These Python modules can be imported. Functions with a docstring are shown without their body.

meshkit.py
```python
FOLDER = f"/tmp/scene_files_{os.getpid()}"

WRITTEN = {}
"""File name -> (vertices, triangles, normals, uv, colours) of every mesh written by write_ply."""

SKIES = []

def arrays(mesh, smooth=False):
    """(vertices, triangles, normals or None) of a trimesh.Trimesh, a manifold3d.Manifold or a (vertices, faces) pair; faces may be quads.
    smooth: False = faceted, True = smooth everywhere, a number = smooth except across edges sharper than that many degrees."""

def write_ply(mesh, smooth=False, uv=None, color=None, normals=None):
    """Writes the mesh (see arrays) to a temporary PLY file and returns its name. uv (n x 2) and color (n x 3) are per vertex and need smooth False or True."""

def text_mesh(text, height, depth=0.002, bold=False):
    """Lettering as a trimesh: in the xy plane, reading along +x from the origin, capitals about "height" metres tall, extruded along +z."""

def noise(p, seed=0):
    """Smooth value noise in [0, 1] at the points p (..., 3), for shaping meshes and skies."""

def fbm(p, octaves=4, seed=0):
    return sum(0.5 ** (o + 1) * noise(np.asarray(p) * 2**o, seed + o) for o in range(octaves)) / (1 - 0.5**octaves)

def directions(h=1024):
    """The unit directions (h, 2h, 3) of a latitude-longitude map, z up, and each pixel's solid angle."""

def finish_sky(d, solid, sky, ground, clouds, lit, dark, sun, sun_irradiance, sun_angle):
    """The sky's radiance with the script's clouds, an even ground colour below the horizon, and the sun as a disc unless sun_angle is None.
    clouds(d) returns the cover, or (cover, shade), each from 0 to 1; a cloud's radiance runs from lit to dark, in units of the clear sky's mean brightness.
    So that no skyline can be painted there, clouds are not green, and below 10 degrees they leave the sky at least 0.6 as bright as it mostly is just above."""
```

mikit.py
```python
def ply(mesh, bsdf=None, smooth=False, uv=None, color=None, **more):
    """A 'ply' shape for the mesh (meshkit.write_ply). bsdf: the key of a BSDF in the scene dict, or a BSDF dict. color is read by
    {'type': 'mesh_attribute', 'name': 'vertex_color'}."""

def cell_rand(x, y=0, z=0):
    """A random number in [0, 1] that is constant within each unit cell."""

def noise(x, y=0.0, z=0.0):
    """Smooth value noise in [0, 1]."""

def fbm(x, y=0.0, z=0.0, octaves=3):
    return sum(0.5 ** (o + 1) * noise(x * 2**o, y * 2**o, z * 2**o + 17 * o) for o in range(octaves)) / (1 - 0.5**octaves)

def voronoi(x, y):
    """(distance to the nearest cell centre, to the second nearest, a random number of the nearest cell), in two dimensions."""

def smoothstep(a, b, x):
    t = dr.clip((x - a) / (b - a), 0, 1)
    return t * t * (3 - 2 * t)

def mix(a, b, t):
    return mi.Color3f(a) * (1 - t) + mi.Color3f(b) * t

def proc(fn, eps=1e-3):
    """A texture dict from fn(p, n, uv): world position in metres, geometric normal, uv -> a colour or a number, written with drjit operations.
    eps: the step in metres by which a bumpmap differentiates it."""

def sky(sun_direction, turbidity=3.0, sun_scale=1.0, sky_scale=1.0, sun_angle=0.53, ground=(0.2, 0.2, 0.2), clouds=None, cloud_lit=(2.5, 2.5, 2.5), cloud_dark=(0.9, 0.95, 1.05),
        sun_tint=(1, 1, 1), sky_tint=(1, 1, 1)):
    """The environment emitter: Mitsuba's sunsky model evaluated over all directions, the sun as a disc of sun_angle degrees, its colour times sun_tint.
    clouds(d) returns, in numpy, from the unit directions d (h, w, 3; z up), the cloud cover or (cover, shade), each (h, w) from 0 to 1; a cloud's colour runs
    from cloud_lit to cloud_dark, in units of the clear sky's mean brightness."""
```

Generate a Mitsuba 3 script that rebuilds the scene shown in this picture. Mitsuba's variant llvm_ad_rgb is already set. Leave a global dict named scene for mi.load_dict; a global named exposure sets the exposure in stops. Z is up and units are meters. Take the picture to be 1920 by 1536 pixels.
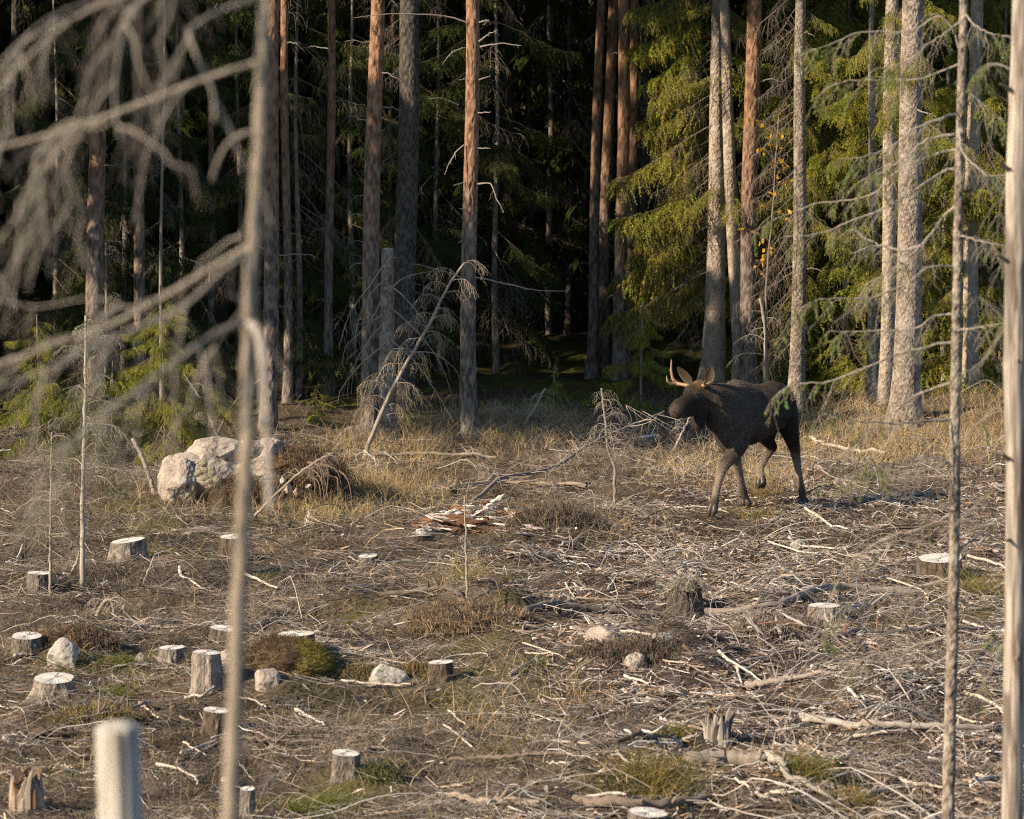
import math, random
import numpy as np, trimesh, manifold3d, mitsuba as mi, drjit as dr
import meshkit, mikit
from mikit import fbm, noise, smoothstep, mix, voronoi

# ------------------------------------------------------------------ camera, sky, exposure
FPX, W0, H0 = 7865.0, 1920, 1536            # focal length in photograph pixels, photograph size
CAM_H, HORIZON = 6.6, 30.0                   # the photographer stands on a rise above the clearing
PITCH = math.atan((H0 / 2 - HORIZON) / FPX)
FWD = np.array([0, math.cos(PITCH), -math.sin(PITCH)])
UP = np.array([0, math.sin(PITCH), math.cos(PITCH)])
EYE = np.array([0, 0, CAM_H])
T = mi.ScalarTransform4f
SUN_AZ, SUN_EL = math.radians(33), math.radians(28)   # from the left, a little behind the camera
SUN = [-math.cos(SUN_AZ) * math.cos(SUN_EL), -math.sin(SUN_AZ) * math.cos(SUN_EL), math.sin(SUN_EL)]
exposure = 2.35
scene, labels = {}, {}
scene['camera'] = {'type': 'thinlens', 'fov': math.degrees(2 * math.atan(W0 / 2 / FPX)), 'fov_axis': 'x', 'aperture_radius': 0.0205, 'focus_distance': 54.0,
                   'near_clip': 0.5, 'far_clip': 900.0, 'to_world': T().look_at(origin=EYE.tolist(), target=(EYE + FWD).tolist(), up=[0, 0, 1])}
scene['sky'] = mikit.sky(SUN, turbidity=3.0, sun_scale=1.15, sky_scale=0.92, sun_tint=(0.965, 0.98, 1.06))

# ------------------------------------------------------------------ helpers
rng = np.random.default_rng(11)
def fb(x, y, s, seed=0, o=3):
    x = np.asarray(x, float)
    return meshkit.fbm(np.stack([x * s, np.asarray(y, float) * s, np.zeros_like(x) + 0.37], -1), o, seed)
def sstep(a, b, x):
    t = np.clip((x - a) / (b - a), 0, 1); return t * t * (3 - 2 * t)
MOUNDS = []                                  # (x, y, rx, ry, height)
def ground_z(x, y):
    x, y = np.asarray(x, float), np.asarray(y, float)
    z = np.interp(y, [-60, 0, 13, 20, 27, 34, 78, 105, 150, 400], [5.5, 5.0, 3.2, 1.55, 0.45, 0, 0, 2.5, 11, 25])
    calm = 1 - 0.75 * np.exp(-(((x - 3) / 2.0) ** 2 + ((y - 55.5) / 2.6) ** 2))
    near = sstep(24, 34, y)
    z = z + near * calm * (0.30 * (fb(x, y, .33, 3) - .5) + 0.50 * (fb(x, y, 1.1, 5) - .5) + 0.16 * (fb(x, y, 4.5, 7) - .5))
    for mx, my, rx, ry, h in MOUNDS:
        z = z + h * np.exp(-(((x - mx) / rx) ** 2 + ((y - my) / ry) ** 2))
    return z
def ray(u, v):
    d = FWD * FPX + np.array([1.0, 0, 0]) * (u - W0 / 2) + UP * (H0 / 2 - v)
    return d / d[1]
def at(u, v, Y):                              # where the line of sight of a photograph pixel stands Y metres away
    return EYE + ray(u, v) * Y
def G(u, v):                                  # where it meets the ground
    d = ray(u, v); Y = CAM_H / max(-d[2], 1e-3)
    for _ in range(25):
        Yn = (ground_z(d[0] * Y, Y) - CAM_H) / d[2]; Y = 0.5 * Y + 0.5 * float(Yn)
    return EYE + d * Y
def ppm(Y): return FPX / Y                     # pixels per metre
for u, v, ru, rv, h in [(530, 1250, 95, 45, .30), (890, 1170, 150, 40, .30), (890, 1000, 110, 22, .16), (170, 1345, 90, 32, .16), (135, 1210, 110, 34, .22), (1180, 1235, 170, 38, .28), (1480, 1185, 130, 40, .28),
                        (700, 1260, 90, 24, .12), (1080, 990, 120, 22, .28), (720, 1030, 190, 28, .16), (390, 1280, 130, 40, .12), (700, 1450, 110, 40, .16), (1130, 1440, 150, 36, .15), (1600, 1300, 170, 45, .2),
                        (300, 940, 260, 20, .18), (1750, 1010, 140, 25, .18), (1500, 1480, 120, 40, .14), (980, 820, 190, 14, .22), (1850, 800, 300, 26, .45)]:
    p = G(u, v); MOUNDS.append((p[0], p[1], ru / ppm(p[1]), rv * p[1] ** 2 / (FPX * CAM_H), h))

def numbered(name):
    if not any(k == name or k.startswith(name + '__') for k in USED): USED.add(name); return name
    i = COUNT.get(name, 0) + 1
    COUNT[name] = i; key = f'{name}_{i:03d}'; USED.add(key); return key
USED, COUNT, PARTS = set(), {}, {}
def thing(name, label, cat, group=None):
    if name in USED:
        COUNT[name] = COUNT.get(name, 0) + 1; key = f'{name}_{COUNT[name]:03d}'
    else: key = name
    USED.add(key); labels[key] = {'label': label, 'category': cat}
    if group: labels[key]['group'] = group
    return key
def pkey(parent, name):
    n = PARTS.get((parent, name), -1) + 1; PARTS[(parent, name)] = n
    return f'{parent}__{name}' if n == 0 else f'{parent}__{name}_{n:03d}'
def put(key, vf, bsdf, col=None, smooth=False, uv=None):
    v, f = vf[0], vf[1]
    if col is not None:
        col = np.asarray(col, float)
        if col.ndim == 1: col = np.tile(col, (len(v), 1))
    scene[key] = mikit.ply((v, f), bsdf, smooth=smooth, color=col, uv=uv)
    return key
def part(parent, name, vf, bsdf, col=None, smooth=False, uv=None): return put(pkey(parent, name), vf, bsdf, col, smooth, uv)
def join(*ms):
    vs, fs, cs, n = [], [], [], 0
    for m in ms:
        vs.append(m[0]); fs.append(m[1] + n); n += len(m[0])
        if len(m) > 2: cs.append(m[2])
    return (np.vstack(vs), np.vstack(fs)) + ((np.vstack(cs),) if cs else ())

def tubes(P, R, sides=4, cap=True):
    """P (n,k,3), R (n,k) -> one mesh of n tubes."""
    P = np.asarray(P, float); n, k, _ = P.shape; R = np.broadcast_to(np.asarray(R, float), (n, k))
    t = np.gradient(P, axis=1); t /= np.linalg.norm(t, axis=2, keepdims=True) + 1e-12
    ref = np.where(np.abs(t.mean(1, keepdims=True)[..., 2:3]) > .8, [1.0, .1, 0], [0, .1, 1.0])
    a = np.cross(t, ref); a /= np.linalg.norm(a, axis=2, keepdims=True) + 1e-12
    b = np.cross(t, a)
    ang = np.arange(sides) / sides * 2 * np.pi
    V = P[:, :, None] + R[:, :, None, None] * (a[:, :, None] * np.cos(ang)[None, None, :, None] + b[:, :, None] * np.sin(ang)[None, None, :, None])
    V = V.reshape(-1, 3)
    i, j, s = np.meshgrid(np.arange(n), np.arange(k - 1), np.arange(sides), indexing='ij')
    o = (i * k + j) * sides; s2 = (s + 1) % sides
    q = np.stack([o + s, o + sides + s, o + sides + s2, o + s2], -1).reshape(-1, 4)
    F = np.vstack([q[:, [0, 2, 1]], q[:, [0, 3, 2]]])
    if cap:
        caps = []
        for jj in (0, k - 1):
            base = (np.arange(n) * k + jj) * sides
            for s_ in range(1, sides - 1):
                c = np.stack([base, base + s_, base + s_ + 1], -1); caps.append(c if jj else c[:, ::-1])
        F = np.vstack([F] + caps)
    return V, F
def resample(pts, k):
    pts = np.asarray(pts, float)
    d = np.r_[0, np.cumsum(np.linalg.norm(np.diff(pts, axis=0), axis=1))]
    if len(pts) > 2:
        from scipy.interpolate import PchipInterpolator
        return PchipInterpolator(d, pts)(np.linspace(0, d[-1], k))
    s = np.linspace(0, d[-1], k); return np.stack([np.interp(s, d, pts[:, i]) for i in range(3)], -1)
def pick(curves, idx, t):
    k = curves.shape[1]; x = t * (k - 1); i = np.clip(np.floor(x).astype(int), 0, k - 2); w = (x - i)[:, None]
    p0, p1 = curves[idx, i], curves[idx, i + 1]
    d = p1 - p0; return p0 * (1 - w) + p1 * w, d / (np.linalg.norm(d, axis=1, keepdims=True) + 1e-12)
def spawn(curves, per, t0, t1, length, r, spread=.9, droop=.5, taper=.6, up=0.0, flat=.25, kk=5, wob=.06):
    """twigs growing from the curves: (n*per, kk, 3)"""
    n = len(curves); idx = np.repeat(np.arange(n), per); m = len(idx)
    t = np.tile((np.arange(per) + .5) / per, n) + r.uniform(-.5, .5, m) / per
    t = t0 + (t1 - t0) * np.clip(t, 0, 1)
    p, d = pick(curves, idx, t)
    lat = np.cross(d, [0, 0, 1.0]); lat /= np.linalg.norm(lat, axis=1, keepdims=True) + 1e-9
    nor = np.cross(lat, d)
    side = np.where(np.arange(m) % 2, 1.0, -1.0)[:, None]
    d0 = d * r.uniform(.45, .9, (m, 1)) + lat * side * spread * r.uniform(.7, 1.2, (m, 1)) + nor * r.normal(0, flat, (m, 1)) + np.array([0, 0, up])
    d0 /= np.linalg.norm(d0, axis=1, keepdims=True)
    L = length[0] + (length[1] - length[0]) * r.random(m); L = L * (1 - taper * t)
    s = np.linspace(0, 1, kk)[None, :, None]
    C = p[:, None] + d0[:, None] * (L[:, None, None] * s) + np.array([0, 0, -1.0]) * (L[:, None, None] * droop * r.uniform(.6, 1.4, (m, 1, 1))) * s ** 2
    return C + r.normal(0, 1, C.shape) * (L[:, None, None] * wob) * s
def ribbons(C, w, r):
    """flat strips (n,k,3) of half width w tapering to the tip, as triangles"""
    n, k, _ = C.shape
    d = C[:, -1] - C[:, 0]; q = np.cross(d, r.normal(0, 1, (n, 3)) * [1, .5, .5]); q /= np.linalg.norm(q, axis=1, keepdims=True) + 1e-12
    ww = (np.asarray(w) * np.ones(n))[:, None, None] * (1 - .85 * np.linspace(0, 1, k))[None, :, None]
    V = np.stack([C - q[:, None] * ww, C + q[:, None] * ww], 2).reshape(-1, 3)
    i, j = np.meshgrid(np.arange(n), np.arange(k - 1), indexing='ij'); o = ((i * k + j) * 2).ravel()
    F = np.vstack([np.stack([o, o + 1, o + 3], -1), np.stack([o, o + 3, o + 2], -1)])
    return V, F
def needles(C, per, nl, nw, r, col, var=.25, tip=1.25, fwd=.55):
    """needle triangles around the shoots C (n,k,3) -> (V, F, colours)"""
    n = len(C); idx = np.repeat(np.arange(n), per); m = len(idx)
    t = np.tile((np.arange(per) + .5) / per, n); p, d = pick(C, idx, t)
    rv = r.normal(0, 1, (m, 3)); rad = rv - d * (rv * d).sum(1, keepdims=True); rad /= np.linalg.norm(rad, axis=1, keepdims=True) + 1e-9
    nd = d * fwd + rad * .8 + np.array([0, 0, -.08]); nd /= np.linalg.norm(nd, axis=1, keepdims=True)
    w = np.cross(nd, r.normal(0, 1, (m, 3))); w /= np.linalg.norm(w, axis=1, keepdims=True) + 1e-9
    L = nl * r.uniform(.7, 1.3, (m, 1))
    V = np.stack([p - w * nw, p + w * nw, p + nd * L], 1).reshape(-1, 3)
    c = np.asarray(col) * (1 + var * r.normal(0, 1, (n, 1))).clip(.4, 1.9) * (1 + r.normal(0, .10, (n, 3)))
    c = np.repeat(c, per, 0) * (0.85 + (tip - .85) * t[:, None])
    return V, np.arange(3 * m).reshape(-1, 3), np.repeat(c.clip(.004, .9), 3, 0)
def vcol(n_each, cols):                        # per-item colours to per-vertex colours
    return np.repeat(cols, n_each, 0)
def tint(base, n, r, v=.2, h=.05):
    return (np.asarray(base) * (1 + v * r.normal(0, 1, (n, 1))).clip(.35, 2.0) * (1 + h * r.normal(0, 1, (n, 3)))).clip(.004, .85)

# ------------------------------------------------------------------ materials
VC = {'type': 'mesh_attribute', 'name': 'vertex_color'}
def rough(color, r=.9, spec=.15): return {'type': 'principled', 'base_color': color, 'roughness': r, 'specular': spec}
def two(b): return {'type': 'twosided', 'bsdf': b}
def bump(fn, scale, b, eps=2e-3): return {'type': 'bumpmap', 'tex': mikit.proc(fn, eps=eps), 'scale': scale, 'bsdf': b}
scene['wood_vc'] = two(rough(VC, .85))
scene['stump_vc'] = bump(lambda p, n, uv: fbm(p.x * 60, p.y * 60, p.z * 22, 3), .02, rough(VC, .9, .1), 3e-3)
scene['leaf_vc'] = {'type': 'principledthin', 'base_color': VC, 'roughness': .6, 'diff_trans': .7, 'spec_trans': 0.0, 'eta': 1.3}
scene['ground_vc'] = bump(lambda p, n, uv: fbm(p.x * 22, p.y * 22, p.z * 22, 3), .03, rough(VC, 1.0, .05), 4e-3)
def pine_c(p, n, uv):
    k = fbm(p.x * 26, p.y * 26, p.z * 8, 3)
    u = smoothstep(1.6, 5.2, p.z + 2.2 * (fbm(p.x * 1.4, p.y * 1.4, p.z * .9, 3) - .5))
    lo = mix((.085, .07, .062), (.25, .215, .19), smoothstep(.3, .7, k))
    hi = mix((.125, .07, .044), (.32, .195, .125), smoothstep(.25, .68, k))
    return mix(lo, hi, u)
scene['pine_bark'] = bump(lambda p, n, uv: fbm(p.x * 24, p.y * 24, p.z * 8, 3), .05, rough(mikit.proc(pine_c), .9), 4e-3)
def spruce_c(p, n, uv):
    k = .6 * fbm(p.x * 52, p.y * 52, p.z * 26, 3) + .4 * fbm(p.x * 9, p.y * 9, p.z * 5, 3); l = smoothstep(.55, .72, fbm(p.x * 7, p.y * 7, p.z * 5, 3))
    return mix(mix((.12, .098, .082), (.36, .31, .26), smoothstep(.3, .7, k)), (.42, .41, .36), l * .45)
scene['spruce_bark'] = bump(lambda p, n, uv: fbm(p.x * 34, p.y * 34, p.z * 18, 3), .04, rough(mikit.proc(spruce_c), .9), 4e-3)
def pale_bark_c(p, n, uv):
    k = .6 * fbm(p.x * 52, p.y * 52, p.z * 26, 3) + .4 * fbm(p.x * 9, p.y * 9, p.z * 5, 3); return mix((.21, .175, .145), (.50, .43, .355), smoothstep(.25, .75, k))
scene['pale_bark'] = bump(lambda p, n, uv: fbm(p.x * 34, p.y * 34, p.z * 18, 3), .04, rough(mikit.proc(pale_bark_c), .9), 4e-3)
def shaded_bark_c(p, n, uv):  # spruce bark dimmed: the shade on these trunks is put into the colour
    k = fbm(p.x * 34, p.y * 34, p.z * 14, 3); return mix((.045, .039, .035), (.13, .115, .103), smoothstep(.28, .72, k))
scene['shaded_bark'] = bump(lambda p, n, uv: fbm(p.x * 34, p.y * 34, p.z * 14, 3), .04, rough(mikit.proc(shaded_bark_c), .9), 4e-3)
def bare_c(p, n, uv):
    g = fbm(p.x * 60, p.y * 60, p.z * 2.2, 3); s = smoothstep(.52, .72, fbm(p.x * 14 + 7, p.y * 14, p.z * 2.4, 4))
    return mix(mix((.20, .17, .145), (.46, .41, .355), smoothstep(.3, .7, g)), (.13, .105, .085), s * .9)
scene['bare_wood'] = bump(lambda p, n, uv: fbm(p.x * 70, p.y * 70, p.z * 2.5, 2), .006, rough(mikit.proc(bare_c), .65, .3))
def cut_c(p, n, uv):
    r = dr.sqrt(uv.x * uv.x + uv.y * uv.y); a = dr.atan2(uv.y, uv.x)
    rings = .5 + .5 * dr.sin(r * 520 + 9 * noise(uv.x * 14, uv.y * 14, p.x * .5))
    crack = smoothstep(.93, 1.0, noise(a * 5.5 + p.x * 3, r * 3, p.y)) * smoothstep(.01, .05, r)
    c = mix((.40, .38, .355), (.62, .60, .57), rings * .5 + .5 * fbm(uv.x * 30, uv.y * 30, p.x, 2))
    return mix(c, (.10, .08, .06), crack)
scene['cut_wood'] = rough(mikit.proc(cut_c), .8, .2)
def granite_c(p, n, uv):
    g = noise(p.x * 95, p.y * 95, p.z * 95); k = fbm(p.x * 3.5, p.y * 3.5, p.z * 3.5, 3)
    c = mix((.26, .215, .185), (.47, .41, .36), .45 * g + .55 * k)
    li = smoothstep(.56, .66, fbm(p.x * 9 + 5, p.y * 9, p.z * 9, 3)); dk = smoothstep(.60, .72, fbm(p.x * 6 + 2, p.y * 6, p.z * 6 + 9, 3))
    return mix(mix(c, (.42, .42, .37), li * .6), (.10, .085, .07), dk * .8)
scene['granite'] = bump(lambda p, n, uv: fbm(p.x * 18, p.y * 18, p.z * 18, 3), .03, rough(mikit.proc(granite_c), .85), 3e-3)
def pale_c(p, n, uv):
    g = noise(p.x * 95, p.y * 95, p.z * 95); k = fbm(p.x * 6, p.y * 6, p.z * 6, 3)
    c = mix((.27, .255, .23), (.50, .48, .44), .35 * g + .65 * k)
    return mix(c, (.13, .12, .09), smoothstep(.56, .68, fbm(p.x * 11 + 3, p.y * 11, p.z * 11, 3)) * .8)
scene['pale_stone'] = bump(lambda p, n, uv: fbm(p.x * 20, p.y * 20, p.z * 20, 3), .03, rough(mikit.proc(pale_c), .85), 3e-3)
scene['fur_vc'] = two({'type': 'principled', 'base_color': VC, 'roughness': .8, 'specular': .18})
scene['horn'] = rough({'type': 'rgb', 'value': (.29, .185, .115)}, .5, .4)
scene['hoof_horn'] = rough({'type': 'rgb', 'value': (.045, .036, .03)}, .45, .4)
scene['eye_black'] = rough({'type': 'rgb', 'value': (.006, .005, .004)}, .08, .6)
scene['ribbon_pink'] = two({'type': 'principled', 'base_color': {'type': 'rgb', 'value': (.62, .27, .25)}, 'roughness': .5})
def post_c(p, n, uv):
    g = fbm(p.x * 75, p.y * 75, p.z * 3, 3); k = fbm(p.x * 20, p.y * 20, p.z * 4, 2)
    return mix((.27, .25, .225), (.54, .515, .475), .6 * smoothstep(.3, .7, g) + .4 * k)
scene['post_wood'] = bump(lambda p, n, uv: fbm(p.x * 80, p.y * 80, p.z * 3, 2), .004, rough(mikit.proc(post_c), .75, .25))

# ------------------------------------------------------------------ ground: one sheet to the horizon
def axis(lo, hi, step, far, grow=1.22):
    a = list(np.arange(lo, hi + step / 2, step)); s = step
    while a[-1] < far[1]: s *= grow; a.append(a[-1] + s)
    s = step; b = []
    x = lo
    while x > far[0]: s *= grow; x -= s; b.append(x)
    return np.array(b[::-1] + a)
gx, gy = axis(-11, 11, .10, (-420, 420)), axis(31, 77, .13, (-70, 700))
X, Yg = np.meshgrid(gx, gy)
Z = ground_z(X, Yg)
def blob(x, y, items):                         # soft patches given as pixel ellipses standing on the ground
    out = np.zeros_like(x)
    for u, v, ru, rv, w in items:
        c = G(u, v); rx = ru / ppm(c[1]); ry = rv * c[1] ** 2 / (FPX * CAM_H)
        out = np.maximum(out, w * np.exp(-(((x - c[0]) / rx) ** 2 + ((y - c[1]) / ry) ** 2)))
    return out
GREEN = [(600, 1510, 90, 26, 1), (1220, 1455, 110, 34, 1), (1520, 1440, 60, 26, 1), (1590, 1505, 70, 22, 1), (600, 1240, 80, 34, 1), (180, 1335, 70, 25, .8), (1830, 1130, 90, 34, .9), (130, 1250, 60, 16, .8),
         (225, 1240, 40, 14, .9), (215, 1305, 40, 16, .8), (1010, 1245, 34, 12, 1), (880, 1290, 120, 40, .55), (580, 990, 120, 22, .6), (560, 930, 90, 20, .6), (1240, 965, 60, 12, .8), (660, 1170, 60, 16, .7), (1260, 1370, 40, 14, .8),
         (1380, 960, 70, 12, .7), (930, 1130, 90, 16, .4), (1720, 1180, 80, 26, .6), (940, 1410, 70, 22, .45), (60, 1010, 90, 30, .4), (330, 1040, 120, 24, .45), (1550, 930, 60, 12, .5), (250, 1440, 90, 26, .4)]
GOLD = [(880, 825, 190, 22, 1.2), (1000, 800, 160, 14, .9), (700, 840, 120, 14, .8), (1600, 800, 160, 18, .9), (880, 830, 150, 18, 1), (720, 920, 100, 26, 1), (620, 960, 130, 22, .8), (960, 820, 120, 16, .7), (1700, 830, 220, 26, 1), (1850, 800, 160, 24, 1), (1440, 900, 50, 24, 1), (1340, 880, 120, 30, .5), (1560, 850, 120, 26, .8),
        (760, 860, 200, 22, .6), (850, 1090, 40, 22, .7), (1100, 1000, 120, 18, .3), (1000, 1300, 120, 40, .2), (930, 1390, 80, 30, .3), (480, 940, 200, 30, .35)]
def slash_w(x, y):                             # 1 in the brash field on the right, 0 in the heath on the left
    edge = np.interp(y, [30, 34.5, 40, 44, 50, 55, 60], [.8, .55, .45, .45, -.1, .6, 3.0]) + 2.2 * (fb(x, y, .5, 21) - .5)
    return sstep(-.9, .9, x - edge) * sstep(66, 57, y)
sl, gr, go = slash_w(X, Yg), blob(X, Yg, GREEN), blob(X, Yg, GOLD)
n1, n2, n3 = fb(X, Yg, .9, 31), fb(X, Yg, 3.3, 32), fb(X, Yg, 9, 33, 2)
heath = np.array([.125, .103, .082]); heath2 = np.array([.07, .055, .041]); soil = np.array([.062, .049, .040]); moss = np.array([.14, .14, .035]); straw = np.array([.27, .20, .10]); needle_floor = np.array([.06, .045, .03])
def lerp(a, b, t): return a * (1 - t[..., None]) + b * t[..., None]
gc = lerp(np.broadcast_to(heath, X.shape + (3,)), heath2, sstep(.4, .65, n2))
gc = lerp(gc, soil, sl * .85)
gc = lerp(gc, np.array([.19, .16, .135]), sl * sstep(.5, .7, n3) * .7)
gc = lerp(gc, straw, go * sstep(.3, .6, n2) * .8)
gc = lerp(gc, moss, np.clip(gr * sstep(.3, .55, n2) + .5 * (1 - sl) * sstep(.58, .7, n1), 0, 1) * .8)
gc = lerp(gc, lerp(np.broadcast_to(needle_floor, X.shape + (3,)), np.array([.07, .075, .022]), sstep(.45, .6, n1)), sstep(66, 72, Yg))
gc = gc * (.62 + .42 * n3[..., None])
ny, nx = X.shape
ii = (np.arange(ny - 1)[:, None] * nx + np.arange(nx - 1)[None]).ravel()
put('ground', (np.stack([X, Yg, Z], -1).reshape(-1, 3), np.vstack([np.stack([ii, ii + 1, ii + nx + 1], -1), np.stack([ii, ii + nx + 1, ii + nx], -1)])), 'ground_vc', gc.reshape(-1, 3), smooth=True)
labels['ground'] = {'kind': 'structure'}

# ------------------------------------------------------------------ ground cover that nobody could count
def scatter(n, dens, ylo=32.5, yhi=74, bias=0.0, r=rng):
    m = int(n * 4); y = ylo + (yhi - ylo) * r.random(m) ** (1 + bias); hw = .1221 * y + 1.0; x = (r.random(m) * 2 - 1) * hw
    keep = r.random(m) < np.clip(dens(x, y), 0, 1) * hw / (.1221 * yhi + 1.0) * 1.3
    x, y = x[keep][:n], y[keep][:n]; return x, y
def cover(key, label, mesh, bsdf='wood_vc'):
    put(key, mesh[:2], bsdf, mesh[2]); labels[key] = {'label': label, 'kind': 'stuff'}
def stems(x, y, hgt, r, lean=.5, bend=.5, w=.003, k=3):
    n = len(x); p = np.stack([x, y, ground_z(x, y) - .02], -1)
    a = r.uniform(0, 2 * np.pi, n); le = lean * np.abs(r.normal(0, 1, n))
    d = np.stack([np.cos(a) * le, np.sin(a) * le, np.ones(n)], -1); d /= np.linalg.norm(d, axis=1, keepdims=True)
    s = np.linspace(0, 1, k)[None, :, None]
    out = np.stack([np.cos(a), np.sin(a), -.5 * np.ones(n)], -1) * bend * r.uniform(.2, 1.2, (n, 1))
    C = p[:, None] + hgt[:, None, None] * (d[:, None] * s + out[:, None] * s ** 2)
    return ribbons(C, w, r)
r = np.random.default_rng(101)
x, y = scatter(105000, lambda x, y: (1 - .8 * slash_w(x, y)) * (.35 + .9 * sstep(.38, .6, fb(x, y, 1.3, 41))) * .8, 32.5, 70, .15, r)
n = len(x); c = np.where(r.random((n, 1)) < .62, tint((.18, .145, .112), n, r, .35), tint((.085, .069, .056), n, r, .3))
c = np.where(r.random((n, 1)) < .12, tint((.13, .13, .045), n, r, .3), c) * (.45 + 1.25 * sstep(.35, .65, fb(x, y, 1.6, 47)))[:, None]
v, f = stems(x, y, r.uniform(.05, .17, n), r, .75, .6, r.uniform(.003, .006, n))
cover('heather', 'brown heather and bilberry twigs carpeting the left of the clearing', (v, f, vcol(6, c)))
r = np.random.default_rng(102)
x, y = scatter(70000, lambda x, y: blob(x, y, GOLD) * (.2 + sstep(.35, .6, fb(x, y, 2.0, 43))) + .008, 33, 73, 0, r)
n = len(x); c = tint((.42, .325, .18), n, r, .25, .06)
v, f = stems(x, y, r.uniform(.14, .5, n), r, .3, .5, r.uniform(.002, .004, n), 4)
cover('dry_grass', 'dry golden grass along the forest edge', (v, f, vcol(8, c)))
r = np.random.default_rng(103)
x, y = scatter(60000, lambda x, y: blob(x, y, GREEN) ** 1.2 * sstep(.3, .5, fb(x, y, 2.4, 44)) + .03 * (1 - slash_w(x, y)), 33, 66, 0, r)
n = len(x); c = np.where(r.random((n, 1)) < .6, tint((.15, .19, .04), n, r, .3), tint((.28, .24, .08), n, r, .25))
v, f = stems(x, y, r.uniform(.04, .15, n), r, .6, .6, r.uniform(.002, .004, n), 3)
cover('moss_and_grass', 'low green moss and fine grass in scattered patches', (v, f, vcol(6, c)), 'leaf_vc')
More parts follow.
